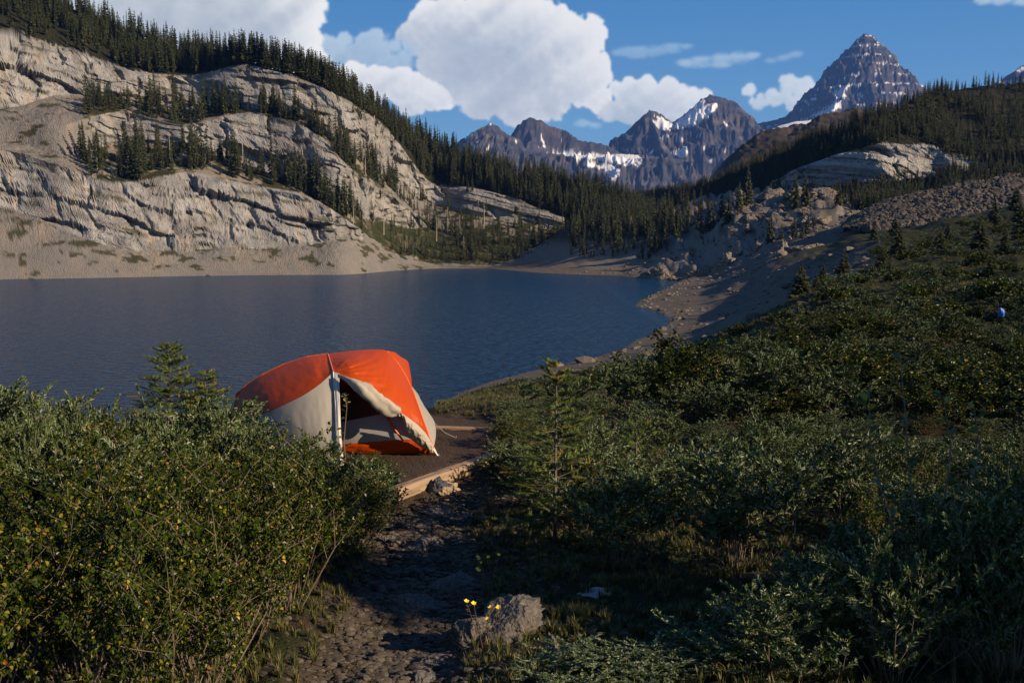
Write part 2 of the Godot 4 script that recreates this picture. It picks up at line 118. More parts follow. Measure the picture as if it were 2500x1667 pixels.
const PEAKS := [
	{"called": "mountain", "label": "sharp dark pyramid peak with a sunlit right face left of the glaciers", "x0": -389, "x1": 318, "z0": -4600, "z1": -3700, "nx": 190, "nz": 120, "top": 478, "pale": 471, "band": 70, "terrace": 0.35, "dip": 0.150, "dust": 0.00,
	"ridges": [{"p": [Vector3(-347, 331, -4500), Vector3(-249, 394, -4400), Vector3(-176, 431, -4350), Vector3(-122, 459, -4300), Vector3(-90, 478, -4300), Vector3(-66, 466, -4300), Vector3(-45, 438, -4310), Vector3(-9, 405, -4330), Vector3(44, 384, -4360), Vector3(125, 341, -4400), Vector3(271, 252, -4450)], "s": 0.95, "d": 100000, "s2": 1.00},
		{"p": [Vector3(-87, 476, -4300), Vector3(-59, 374, -4170), Vector3(-59, 283, -4050), Vector3(-55, 197, -3950)], "s": 1.00, "d": 100000, "s2": 1.00},
		{"p": [Vector3(44, 384, -4360), Vector3(21, 294, -4220), Vector3(8, 204, -4100)], "s": 1.10, "d": 100000, "s2": 1.00}],
	"snow": [[Vector2(-205, 406), Vector2(-174, 430), Vector2(-151, 432), Vector2(-174, 411)],
		[Vector2(-101, 466), Vector2(-87, 469), Vector2(-90, 459), Vector2(-103, 457)],
		[Vector2(-100, 361), Vector2(-81, 384), Vector2(-86, 364), Vector2(-107, 344)],
		[Vector2(-155, 378), Vector2(-138, 390), Vector2(-145, 378)],
		[Vector2(9, 396), Vector2(26, 392), Vector2(18, 385)],
		[Vector2(-164, 347), Vector2(-150, 361), Vector2(-155, 339)]]},
	{"called": "mountain", "label": "brown flat topped mountain with a glacier along its foot", "x0": -116, "x1": 754, "z0": -5000, "z1": -3900, "nx": 210, "nz": 120, "top": 551, "pale": 524, "band": 80, "terrace": 0.35, "dip": -0.100, "dust": 0.00,
	"ridges": [{"p": [Vector3(-100, 300, -4900), Vector3(-8, 433, -4850), Vector3(12, 469, -4830), Vector3(23, 511, -4820), Vector3(51, 533, -4810), Vector3(81, 551, -4800), Vector3(116, 549, -4800), Vector3(159, 528, -4800), Vector3(232, 493, -4780), Vector3(289, 463, -4760), Vector3(327, 437, -4750), Vector3(384, 431, -4740), Vector3(442, 418, -4740), Vector3(490, 391, -4740), Vector3(558, 344, -4740)], "s": 1.60, "d": 130, "s2": 0.80},
		{"p": [Vector3(129, 368, -4560), Vector3(240, 357, -4560), Vector3(351, 353, -4560), Vector3(462, 357, -4560), Vector3(573, 353, -4560), Vector3(684, 344, -4560)], "s": 0.12, "d": 260, "s2": 0.90},
		{"p": [Vector3(97, 523, -4790), Vector3(75, 397, -4650), Vector3(55, 277, -4500)], "s": 1.20, "d": 100000, "s2": 1.00}],
	"snow": [[Vector2(138, 444), Vector2(151, 404), Vector2(170, 386), Vector2(203, 375), Vector2(268, 386), Vector2(333, 364), Vector2(403, 371), Vector2(462, 357), Vector2(518, 368), Vector2(573, 360), Vector2(555, 320), Vector2(541, 291), Vector2(463, 295), Vector2(407, 309), Vector2(352, 320), Vector2(268, 320), Vector2(222, 353), Vector2(159, 368), Vector2(153, 408)],
		[Vector2(135, 453), Vector2(151, 434), Vector2(162, 401), Vector2(151, 404)],
		[Vector2(167, 472), Vector2(179, 457), Vector2(171, 454)],
		[Vector2(198, 467), Vector2(213, 457), Vector2(205, 450)],
		[Vector2(228, 461), Vector2(240, 457), Vector2(236, 439), Vector2(228, 446)],
		[Vector2(122, 412), Vector2(139, 401), Vector2(128, 397)],
		[Vector2(343, 288), Vector2(406, 300), Vector2(452, 274), Vector2(434, 229), Vector2(398, 238), Vector2(416, 265)],
		[Vector2(273, 304), Vector2(345, 311), Vector2(364, 290), Vector2(318, 283)]]},
	{"called": "mountain", "label": "broad massif with a hanging glacier between its two summits", "x0": 391, "x1": 1543, "z0": -5250, "z1": -4200, "nx": 260, "nz": 130, "top": 691, "pale": 620, "band": 75, "terrace": 0.40, "dip": -0.050, "dust": 0.00,
	"ridges": [{"p": [Vector3(447, 306, -5000), Vector3(491, 354, -5000), Vector3(517, 410, -5000), Vector3(566, 485, -5000), Vector3(622, 561, -5000), Vector3(656, 589, -5000), Vector3(678, 607, -5000), Vector3(706, 601, -5000), Vector3(744, 582, -5010), Vector3(796, 550, -5050), Vector3(854, 582, -5060), Vector3(895, 619, -5040), Vector3(935, 660, -5020), Vector3(971, 691, -5000), Vector3(999, 684, -5000), Vector3(1088, 652, -5000), Vector3(1140, 608, -5000), Vector3(1181, 565, -5000), Vector3(1259, 511, -5020), Vector3(1373, 431, -5060), Vector3(1533, 312, -5100)], "s": 1.00, "d": 330, "s2": 1.50},
		{"p": [Vector3(682, 605, -5000), Vector3(689, 534, -4900), Vector3(697, 446, -4780), Vector3(716, 321, -4620), Vector3(723, 222, -4500)], "s": 1.25, "d": 100000, "s2": 1.00},
		{"p": [Vector3(983, 688, -5000), Vector3(942, 571, -4880), Vector3(948, 444, -4760), Vector3(971, 321, -4620), Vector3(970, 240, -4500)], "s": 1.25, "d": 100000, "s2": 1.00},
		{"p": [Vector3(782, 509, -4960), Vector3(882, 517, -4960)], "s": 0.35, "d": 120, "s2": 1.40},
		{"p": [Vector3(1140, 608, -5000), Vector3(1127, 473, -4870), Vector3(1144, 326, -4700)], "s": 1.30, "d": 100000, "s2": 1.00}],
	"snow": [[Vector2(693, 580), Vector2(745, 564), Vector2(792, 537), Vector2(837, 572), Vector2(880, 608), Vector2(924, 651), Vector2(943, 659), Vector2(932, 616), Vector2(960, 627), Vector2(1000, 631), Vector2(985, 596), Vector2(945, 564), Vector2(908, 541), Vector2(882, 521), Vector2(838, 509), Vector2(782, 505), Vector2(726, 505), Vector2(702, 517), Vector2(689, 549), Vector2(713, 557)],
		[Vector2(703, 455), Vector2(734, 474), Vector2(742, 459), Vector2(723, 448)],
		[Vector2(761, 470), Vector2(785, 463), Vector2(812, 444), Vector2(797, 436), Vector2(781, 448)],
		[Vector2(754, 379), Vector2(803, 405), Vector2(811, 424), Vector2(826, 401), Vector2(816, 371), Vector2(797, 352), Vector2(770, 356), Vector2(785, 371)],
		[Vector2(638, 364), Vector2(666, 405), Vector2(663, 382)],
		[Vector2(589, 304), Vector2(613, 332), Vector2(604, 300)],
		[Vector2(887, 397), Vector2(899, 405), Vector2(903, 382)],
		[Vector2(929, 394), Vector2(941, 397), Vector2(937, 379)],
		[Vector2(964, 397), Vector2(1002, 394), Vector2(983, 386)],
		[Vector2(757, 297), Vector2(773, 316), Vector2(770, 297)],
		[Vector2(822, 301), Vector2(836, 316), Vector2(829, 297)],
		[Vector2(874, 467), Vector2(897, 474), Vector2(886, 448)],
		[Vector2(1010, 534), Vector2(1034, 523), Vector2(1018, 511)],
		[Vector2(729, 282), Vector2(747, 305), Vector2(751, 275)],
		[Vector2(906, 332), Vector2(920, 345), Vector2(925, 323)],
		[Vector2(500, 221), Vector2(546, 228), Vector2(573, 250), Vector2(559, 225), Vector2(518, 203), Vector2(508, 188)],
		[Vector2(528, 192), Vector2(577, 243), Vector2(595, 258), Vector2(629, 236), Vector2(648, 232), Vector2(602, 216), Vector2(565, 195)]]},
	{"called": "mountain", "label": "tall banded pyramid peak standing highest against the sky", "x0": 1468, "x1": 2812, "z0": -6500, "z1": -5350, "nx": 260, "nz": 150, "top": 1176, "pale": 1269, "band": 62, "terrace": 0.20, "dip": -0.020, "dust": 0.46,
	"ridges": [{"p": [Vector3(1129, 598, -6200), Vector3(1601, 686, -6100), Vector3(1754, 732, -6080), Vector3(1813, 804, -6080), Vector3(1847, 871, -6080), Vector3(1923, 978, -6060), Vector3(1997, 1088, -6040), Vector3(2047, 1152, -6030), Vector3(2075, 1176, -6030), Vector3(2119, 1166, -6030), Vector3(2155, 1110, -6030), Vector3(2216, 1065, -6040), Vector3(2288, 968, -6060), Vector3(2343, 900, -6080), Vector3(2465, 828, -6120), Vector3(2704, 697, -6200)], "s": 1.15, "d": 700, "s2": 0.90},
		{"p": [Vector3(2080, 1171, -6030), Vector3(2012, 1041, -5930), Vector3(1959, 934, -5840), Vector3(1871, 780, -5720), Vector3(1763, 675, -5600), Vector3(1622, 598, -5500)], "s": 1.20, "d": 100000, "s2": 1.00},
		{"p": [Vector3(2124, 1162, -6030), Vector3(2155, 989, -5900), Vector3(2168, 808, -5760), Vector3(2148, 653, -5600)], "s": 1.25, "d": 100000, "s2": 1.00}],
	"snow": [[Vector2(1706, 670), Vector2(1778, 699), Vector2(1835, 748), Vector2(1847, 806), Vector2(1895, 837), Vector2(1932, 842), Vector2(1892, 811), Vector2(1884, 784), Vector2(1844, 757), Vector2(1837, 708), Vector2(1801, 686), Vector2(1711, 654)],
		[Vector2(2036, 840), Vector2(2068, 838), Vector2(2055, 829)]]},
	{"called": "mountain", "label": "small snow flecked summit peeping over the wooded hill", "x0": 2460, "x1": 2995, "z0": -5500, "z1": -4700, "nx": 70, "nz": 50, "top": 894, "pale": 9999, "band": 70, "terrace": 0.40, "dip": 0.000, "dust": 0.50,
	"ridges": [{"p": [Vector3(2469, 762, -5200), Vector3(2539, 813, -5200), Vector3(2610, 857, -5200), Vector3(2691, 894, -5200), Vector3(2862, 833, -5200)], "s": 0.80, "d": 100000, "s2": 1.00}],
	"snow": [[Vector2(2565, 829), Vector2(2600, 853), Vector2(2631, 853), Vector2(2591, 821)]]}]
const SADDLE := [
	[Vector3(1158, 524, -5300), Vector3(1198, 663, -5500), Vector3(1243, 665, -5700)],
	[Vector3(1244, 503, -5300), Vector3(1293, 620, -5500), Vector3(1340, 619, -5700)],
	[Vector3(1330, 482, -5300), Vector3(1383, 561, -5500), Vector3(1434, 563, -5700)],
	[Vector3(1438, 482, -5300), Vector3(1493, 598, -5500), Vector3(1549, 574, -5700)],
	[Vector3(1523, 482, -5300), Vector3(1582, 613, -5500), Vector3(1641, 574, -5700)],
	[Vector3(1652, 482, -5300), Vector3(1710, 631, -5500), Vector3(1775, 574, -5700)]]
const BARE_RIDGE := [
	[Vector3(150.3, 42.9, -820.0), Vector3(179.3, 60.1, -900.0), Vector3(199.1, 69.1, -1000.0)],
	[Vector3(168.6, 46.2, -820.0), Vector3(188.1, 73.8, -900.0), Vector3(209.2, 73.1, -1000.0)],
	[Vector3(180.1, 52.8, -820.0), Vector3(197.0, 83.9, -900.0), Vector3(219.2, 81.2, -1000.0)],
	[Vector3(191.6, 59.4, -820.0), Vector3(208.4, 94.0, -900.0), Vector3(231.9, 89.2, -1000.0)],
	[Vector3(206.5, 62.7, -820.0), Vector3(224.9, 103.3, -900.0), Vector3(250.3, 101.1, -1000.0)],
	[Vector3(229.6, 69.2, -820.0), Vector3(250.3, 108.3, -900.0), Vector3(278.4, 109.1, -1000.0)],
	[Vector3(241.2, 72.5, -820.0), Vector3(262.6, 109.3, -900.0), Vector3(292.1, 109.1, -1000.0)],
	[Vector3(252.6, 79.1, -820.0), Vector3(275.4, 116.1, -900.0), Vector3(306.4, 117.0, -1000.0)],
	[Vector3(275.6, 85.6, -820.0), Vector3(300.6, 124.0, -900.0), Vector3(334.3, 128.9, -1000.0)],
	[Vector3(292.1, 88.9, -820.0), Vector3(316.6, 122.9, -900.0), Vector3(352.2, 125.0, -1000.0)],
	[Vector3(321.8, 92.2, -820.0), Vector3(352.6, 114.0, -900.0), Vector3(391.9, 121.0, -1000.0)]]
const MORAINE := [
	[Vector3(77.8, 15.4, -235.0), Vector3(86.7, 16.7, -262.0), Vector3(99.3, 15.5, -300.0)],
	[Vector3(79.1, 15.4, -225.0), Vector3(91.9, 20.3, -262.0), Vector3(105.4, 17.9, -300.0)],
	[Vector3(83.7, 14.9, -220.0), Vector3(99.3, 23.2, -262.0), Vector3(113.8, 20.4, -300.0)],
	[Vector3(92.3, 14.9, -215.0), Vector3(111.9, 26.2, -262.0), Vector3(128.4, 24.0, -300.0)],
	[Vector3(98.7, 14.9, -210.0), Vector3(122.5, 28.0, -262.0), Vector3(140.5, 25.2, -300.0)],
	[Vector3(107.3, 14.9, -210.0), Vector3(133.1, 29.6, -262.0), Vector3(152.7, 26.4, -300.0)],
	[Vector3(129.9, 14.9, -205.0), Vector3(163.6, 32.2, -260.0), Vector3(189.1, 30.0, -300.0)],
	[Vector3(167.6, 14.9, -200.0), Vector3(212.0, 33.9, -255.0), Vector3(249.8, 32.4, -300.0)]]

var rng := RandomNumberGenerator.new()
var fb := FastNoiseLite.new()      # soft layered noise
var fine := FastNoiseLite.new()
var ridged := FastNoiseLite.new()
var blocks := FastNoiseLite.new()   # flat-faced cells, for jointed rock
var joints := FastNoiseLite.new()   # distance to the joints between those cells
var M := {}
var names := {}

# ------------------------------------------------------------------ helpers
func numbered(called: String) -> String:
	var k: int = names.get(called, 0)
	names[called] = k + 1
	return called if k == 0 else "%s_%03d" % [called, k]

func tag(o: Node, label: String, category: String, group := "", kind := "") -> Node:
	if label: o.set_meta("label", label)
	if category: o.set_meta("category", category)
	if group: o.set_meta("group", group)
	if kind: o.set_meta("kind", kind)
	return o

func thing(called: String, at: Vector3, turn := 0.0) -> Node3D:
	var o := Node3D.new()
	o.name = numbered(called)
	add_child(o)
	o.position = at
	o.rotation.y = turn
	return o

func part(called: String, mesh: Mesh, m: Material, parent: Node = null) -> MeshInstance3D:
	var o := MeshInstance3D.new()
	o.name = called if parent else numbered(called)
	o.mesh = mesh
	if m: o.material_override = m
	(parent if parent else self).add_child(o, true)
	return o

func structure(called: String, mesh: Mesh, m: Material, label := "") -> MeshInstance3D:
	var o := part(called, mesh, m)
	o.set_meta("kind", "structure")
	if label: o.set_meta("label", label)
	return o

func lin(r: float, g: float, b: float) -> Color:
	return Color(r, g, b).linear_to_srgb()

func mat(called: String, c: Color, rough := 0.9, vertex := false, spec := 0.5) -> StandardMaterial3D:
	var m := StandardMaterial3D.new()
	m.resource_name = called
	m.albedo_color = c
	m.roughness = rough
	m.metallic_specular = spec
	m.vertex_color_use_as_albedo = vertex
	M[called] = m
	return m

func noise_tex(size: int, freq: float, octaves: int, seed_: int, kind := FastNoiseLite.TYPE_SIMPLEX_SMOOTH, ramp: Gradient = null, ridge := false) -> ImageTexture:
	var n := FastNoiseLite.new()
	n.seed = seed_
	n.noise_type = kind
	n.frequency = freq
	n.fractal_octaves = octaves
	n.fractal_type = FastNoiseLite.FRACTAL_RIDGED if ridge else FastNoiseLite.FRACTAL_FBM
	var im := n.get_seamless_image(size, size)
	if ramp:
		im.convert(Image.FORMAT_RGB8)
		for y in size:
			for x in size:
				im.set_pixel(x, y, ramp.sample(im.get_pixel(x, y).r))
	return ImageTexture.create_from_image(im)

func grey_ramp(a: float, b: float) -> Gradient:
	var g := Gradient.new()
	g.set_color(0, Color(a, a, a))
	g.set_color(1, Color(b, b, b))
	return g

func surf(m: StandardMaterial3D, tex: Texture2D, per_metre: float, bump: Texture2D = null, depth_cm := 0.0) -> void:
	m.uv1_triplanar = true
	m.uv1_world_triplanar = true
	m.uv1_scale = Vector3.ONE * per_metre
	if tex: m.albedo_texture = tex
	if bump:
		m.heightmap_enabled = true
		m.heightmap_texture = bump
		m.heightmap_scale = depth_cm

func grid_mesh(p: PackedVector3Array, c: PackedColorArray, nu: int, nv: int, flip := false, smooth := true, wrap := false) -> ArrayMesh:
	var idx := PackedInt32Array()
	for j in nv - 1:
		for i in (nu if wrap else nu - 1):
			var a := j * nu + i
			var b := j * nu + (i + 1) % nu
			var d := a + nu
			var e := b + nu
			if flip: idx.append_array(PackedInt32Array([a, d, b, b, d, e]))
			else: idx.append_array(PackedInt32Array([a, b, d, b, e, d]))
	var arr := []
	arr.resize(Mesh.ARRAY_MAX)
	arr[Mesh.ARRAY_VERTEX] = p
	if c.size(): arr[Mesh.ARRAY_COLOR] = c
	arr[Mesh.ARRAY_INDEX] = idx
	if smooth:
		var st := SurfaceTool.new()
		st.create_from_arrays(arr)
		st.generate_normals()
		return st.commit()
	var am := ArrayMesh.new()
	am.add_surface_from_arrays(Mesh.PRIMITIVE_TRIANGLES, arr)
	return am

func soup(p: PackedVector3Array, c := PackedColorArray()) -> ArrayMesh:
	var arr := []
	arr.resize(Mesh.ARRAY_MAX)
	arr[Mesh.ARRAY_VERTEX] = p
	if c.size(): arr[Mesh.ARRAY_COLOR] = c
	var am := ArrayMesh.new()
	am.add_surface_from_arrays(Mesh.PRIMITIVE_TRIANGLES, arr)
	return am

func tube(p: PackedVector3Array, pts: Array, r0: float, r1: float, sides := 5) -> void:
	var n := pts.size()
	var last := []
	for i in n:
		var d: Vector3 = (pts[mini(i + 1, n - 1)] - pts[maxi(i - 1, 0)]).normalized()
		var s := d.cross(Vector3(0.31, 0.2, 0.93)).normalized()
		var t := d.cross(s)
		var r := lerpf(r0, r1, float(i) / (n - 1))
		var ring := []
		for k in sides:
			var a := TAU * k / sides
			ring.append(pts[i] + (s * cos(a) + t * sin(a)) * r)
		if i:
			for k in sides:
				var k2 := (k + 1) % sides
				p.append_array(PackedVector3Array([last[k], ring[k], last[k2], last[k2], ring[k], ring[k2]]))
		last = ring

func cat(a: Vector3, b: Vector3, c: Vector3, d: Vector3, t: float) -> Vector3:
	return 0.5 * (2.0 * b + (c - a) * t + (2.0 * a - 5.0 * b + 4.0 * c - d) * t * t + (3.0 * b - a - 3.0 * c + d) * t * t * t)

func curve_at(pts: Array, t: float) -> Vector3:
	var n := pts.size()
	var x := clampf(t, 0, 1) * (n - 1)
	var i := mini(int(x), n - 2)
	return cat(pts[maxi(i - 1, 0)], pts[i], pts[i + 1], pts[mini(i + 2, n - 1)], x - i)

func net_at(net: Array, u: float, row: float) -> Vector3:
	# u in columns, row in rows; smooth along the columns, straight between the rows
	var n := net.size()
	var i := clampi(int(u), 0, n - 2)
	var t := clampf(u - i, 0, 1)
	var j := clampi(int(row), 0, net[0].size() - 2)
	var s := clampf(row - j, 0, 1)
	var a := cat(net[maxi(i - 1, 0)][j], net[i][j], net[i + 1][j], net[mini(i + 2, n - 1)][j], t)
	var b := cat(net[maxi(i - 1, 0)][j + 1], net[i][j + 1], net[i + 1][j + 1], net[mini(i + 2, n - 1)][j + 1], t)
	return a.lerp(b, s)

# ------------------------------------------------------------------ the ground the eye stands on
func shore_dist(x: float, z: float) -> float:
	# metres from the waterline, positive on land
	var best := 1e9
	var side := 1.0
	var p := Vector2(x, z)
	for i in SHORE.size() - 1:
		var a: Vector2 = SHORE[i]
		var b: Vector2 = SHORE[i + 1]
		var ab := b - a
		var t := clampf((p - a).dot(ab) / ab.length_squared(), 0, 1)
		var d := p.distance_squared_to(a + ab * t)
		if d < best:
			best = d
			side = signf(ab.x * (p.y - a.y) - ab.y * (p.x - a.x))
	return sqrt(best) * side

func table_h(x: float, z: float) -> float:
	var d := -z
	var k := 0.0
	var r := sqrt(x * x + z * z)
	if d < 0.01 or absf(x / d) > 1.54:
		d = r * 0.5446
		k = 1.54 * signf(x)
	else:
		k = x / d
	d = clampf(d, 0.5, 519.0)
	var i := 0
	while i < GCOL.size() - 2 and GCOL[i + 1] < k: i += 1
	var j := 0
	while j < GROW.size() - 2 and GROW[j + 1] < d: j += 1
	var t := clampf((k - GCOL[i]) / (GCOL[i + 1] - GCOL[i]), 0, 1)
	var s := clampf((d - GROW[j]) / (GROW[j + 1] - GROW[j]), 0, 1)
	t = t * t * (3 - 2 * t) * 0.5 + t * 0.5
	return lerpf(lerpf(GH[i][j], GH[i + 1][j], t), lerpf(GH[i][j + 1], GH[i + 1][j + 1], t), s)

func path_x(d: float) -> float:
	# middle of the footpath at that distance ahead
	return -0.32 - 0.05 * d + 0.05 * sin(d * 1.3)

func path_w(d: float) -> float:
	return 0.26 + 0.022 * d

func in_pad(x: float, z: float) -> float:
	# 1 inside the levelled tent pad
	var a := (x - PAD.x) * PAD_U.x + (z - PAD.y) * PAD_U.y
	var b := (x - PAD.x) * PAD_U.y - (z - PAD.y) * PAD_U.x
	return smoothstep(-0.02, 0.03, b) * smoothstep(4.2, 3.6, -a) * smoothstep(1.9, 1.5, a) * smoothstep(3.3, 2.5, b)

func ground_h(x: float, z: float) -> float:
	var d := -z
	var h := table_h(x, z)
	var r := sqrt(x * x + z * z)
	if d > 45.0 and d < 415.0 and x > -40.0:
		var s := shore_dist(x, z)
		if s < 34.0:
			var near_h := s * 0.15 if s > 0 else maxf(s * 0.3, -3.0)
			h = lerpf(near_h, h if s > 0 else minf(h, -0.3), smoothstep(5.0, 34.0, absf(s)))
		if s > 0.0:
			# beach terraces, rubble and the rocky knoll
			var amp := smoothstep(0.0, 20.0, s)
			h += amp * (fb.get_noise_2d(x * 0.045, z * 0.03) * 1.1 + fine.get_noise_2d(x * 0.35, z * 0.35) * 0.35)
			var knoll := smoothstep(275.0, 330.0, d) * smoothstep(30.0, 60.0, x)
			if knoll > 0.0:
				h += knoll * (ridged.get_noise_2d(x * 0.06, z * 0.05) * 3.4 + ridged.get_noise_2d(x * 0.19 + 9.0, z * 0.16) * 1.5)
	elif d > 14.0:
		h += smoothstep(14.0, 40.0, r) * (fb.get_noise_2d(x * 0.06, z * 0.06) * 0.9)
	if d <= 45.0:
		h += smoothstep(16.0, 45.0, r) * fb.get_noise_2d(x * 0.05 + 40.0, z * 0.05) * 0.6
	if r < 24.0:
		var near_ := 1.0 - smoothstep(14.0, 24.0, r)
		var pad := in_pad(x, z)
		h = lerpf(h, PAD_H, pad)
		var w := (1.0 - pad) * near_
		h += w * (fb.get_noise_2d(x * 0.9, z * 0.9) * 0.10 + fine.get_noise_2d(x * 3.0, z * 3.0) * 0.035)
		h -= w * 0.07 * smoothstep(1.6, 0.4, absf(x - path_x(d)) / path_w(d)) * smoothstep(9.5, 8.5, d)
		h += near_ * (fine.get_noise_2d(x * 11.0, z * 11.0) * 0.012 + ridged.get_noise_2d(x * 5.0, z * 5.0) * 0.012 * w)
	return h

func ground_mesh() -> ArrayMesh:
	var az := []
	var a := -180.0
	while a < 180.0:
		az.append(deg_to_rad(a))
		var f := absf(a)
		a += 0.2 if f < 33.0 else (0.8 if f < 60.0 else 4.0)
	var rr := []
	var r := 0.5
	while r < 560.0:
		rr.append(r)
		r += maxf(0.025, r * 0.0145)
	var p := PackedVector3Array()
	var c := PackedColorArray()
	for rad: float in rr:
		for an: float in az:
			var x := rad * sin(an)
			var z := -rad * cos(an)
			# the far left of this sheet lies under the lake and the far shore
			var h := ground_h(x, z)
			p.append(Vector3(x, h, z))
			c.append(ground_color(x, z, h))
	return grid_mesh(p, c, az.size(), rr.size(), true, true, true)

func ground_color(x: float, z: float, h: float) -> Color:
	var d := -z
	var r := sqrt(x * x + z * z)
	var n := fb.get_noise_2d(x * 0.5, z * 0.5)
	var n2 := fine.get_noise_2d(x * 1.7, z * 1.7)
	var soil := Color(0.043, 0.031, 0.022)
	var gravel := Color(0.078, 0.062, 0.044)
	var turf := Color(0.026, 0.032, 0.010)
	var beach := Color(0.156, 0.125, 0.095)
	var rock := Color(0.234, 0.199, 0.160)
	if r < 16.0:
		var pad := in_pad(x, z)
		var onpath := smoothstep(1.5, 0.7, absf(x - path_x(d)) / path_w(d) + n * 0.9) * smoothstep(-1.0, 1.0, d)
		var c := turf.lerp(soil, smoothstep(-0.1, 0.35, n2 + n * 0.6))
		c = c.lerp(gravel.lerp(soil, smoothstep(5.5, 7.5, d + n) * 0.75), onpath)
		c = c.lerp(Color(0.069, 0.048, 0.036), pad)
		return c * (1.0 + 0.25 * n2)
	var s := shore_dist(x, z) if d > 45.0 else 60.0
	var green := turf.lerp(Color(0.062, 0.050, 0.022), clampf(0.2 + n2 + n, 0, 1) * 0.7)
	if x < -20.0 and d < 60.0: return green
	# bushes and grass keep to the higher bank, the beach is bare
	var bank := smoothstep(24.0, 34.0, s + n * 9.0) * smoothstep(265.0, 235.0, d) * smoothstep(5.5, 7.0, h + 0.02 * (200.0 - d) * 0.5)
	if d < 95.0: bank = maxf(bank, smoothstep(10.0, 24.0, s + n * 10.0))
	var c2 := beach.lerp(Color(0.117, 0.105, 0.090), clampf(0.5 + n * 1.2, 0, 1))
	c2 = c2.lerp(Color(0.125, 0.094, 0.047), smoothstep(0.25, 0.5, fb.get_noise_2d(x * 0.13 + 70.0, z * 0.07)) * 0.6)
	c2 = c2.lerp(green, bank)
	var knoll := smoothstep(270.0, 310.0, d) * smoothstep(0.5, 4.0, h)
	if knoll > 0.0:
		var rk := rock.lerp(Color(0.187, 0.172, 0.156), clampf(0.5 + n2, 0, 1))
		var west := smoothstep(60.0, 40.0, x)
		rk = rk.lerp(green, clampf(smoothstep(0.05, 0.3, n + west * 0.7 - 0.1), 0, 1) * 0.9 * smoothstep(8.5, 13.0, h))
		c2 = c2.lerp(rk, knoll)
	return c2 * (1.0 + 0.22 * n2)

# ------------------------------------------------------------------ mountainsides
func side_at(net: Array, kind_at: Callable, rows: int, u: float, st: float, seed_: float, out_dir: Vector3, rough: float) -> Array:
	# [point, kind, how far up its strip] on a mountainside; kind_at names what a strip is there: scree, cliff, ledge, meadow, wood
	var q := net_at(net, u, st)
	var wob := fb.get_noise_3d(q.x * 0.035, q.y * 0.02 + seed_, q.z * 0.035) * 0.62 + fine.get_noise_2d(q.x * 0.07 + seed_, q.z * 0.06) * 0.1
	var fade: float = clampf(minf(st - 1.0, rows - 1.0 - st) * 2.0, 0.0, 1.0)
	var row := clampf(st + wob * fade, 0, rows - 0.001)
	q = net_at(net, u, row)
	var kind: String = kind_at.call(u + wob * 0.9, int(row))
	var t := row - int(row)
	if kind == "cliff" or kind == "ledge":
		var cliff := 0.2
		if kind == "cliff": cliff = smoothstep(0.0, 0.12, t) * smoothstep(1.0, 0.9, t) * 0.8 + 0.2
		var along := q.x * 0.8 - q.z * 0.6
		# limestone: beds lean with the strata, each broken by upright joints into blocks that stand proud or sit back
		var lean := q.y + q.x * 0.2 + fb.get_noise_2d(along * 0.012, seed_) * 9.0
		var bx := along + fb.get_noise_2d(along * 0.05, q.y * 0.09) * 3.0
		var thick := floorf(lean / 7.5)
		var thin := floorf(lean / 2.6)
		var crag := ridged.get_noise_3d(along * 0.022, q.y * 0.02, seed_) * 3.4
		crag += blocks.get_noise_2d(bx * 0.016, thick * 7.3 + seed_) * 2.4
		crag += blocks.get_noise_2d(bx * 0.07, thick * 7.3 + seed_ + 40.0) * 1.9
		crag += blocks.get_noise_2d(bx * 0.2, thin * 5.9 + seed_ + 80.0) * 0.8
		crag -= 1.8 * smoothstep(-0.86, -0.98, joints.get_noise_2d(bx * 0.07, thick * 7.3 + seed_ + 40.0))
		crag += fine.get_noise_3d(q.x * 0.35, q.y * 0.45, q.z * 0.35) * 0.45
		# clefts and hollows
		crag -= 5.0 * smoothstep(0.42, 0.6, fb.get_noise_3d(along * 0.07 + 31.0, q.y * 0.025, seed_ + 4.0))
		# each bed overhangs a little at its foot
		crag += (fposmod(lean / 7.5, 1.0) - 0.5) * -0.9 + (fposmod(lean / 2.6, 1.0) - 0.5) * -0.35
		q += out_dir * crag * cliff * rough
	elif kind != "lake":
		q.y += (fb.get_noise_2d(q.x * 0.05, q.z * 0.05) * 1.4 + fine.get_noise_2d(q.x * 0.4, q.z * 0.4) * 0.32) * clampf(st - 1.0, 0, 1)
	return [q, kind, t]

func mountainside(net: Array, kind_at: Callable, rows_per: Array, cols: int, seed_: float, out_dir: Vector3, rough: float) -> ArrayMesh:
	var nc: int = net.size() - 1
	var p := PackedVector3Array()
	var c := PackedColorArray()
	var steps := []
	for j in rows_per.size():
		for k in int(rows_per[j]): steps.append(j + float(k) / rows_per[j])
	steps.append(float(rows_per.size()))
	for st: float in steps:
		for i in cols:
			var u := float(i) / (cols - 1) * nc
			var s := side_at(net, kind_at, rows_per.size(), u, st, seed_, out_dir, rough)
			p.append(s[0])
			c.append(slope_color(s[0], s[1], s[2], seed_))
	return grid_mesh(p, c, cols, steps.size(), true, false)

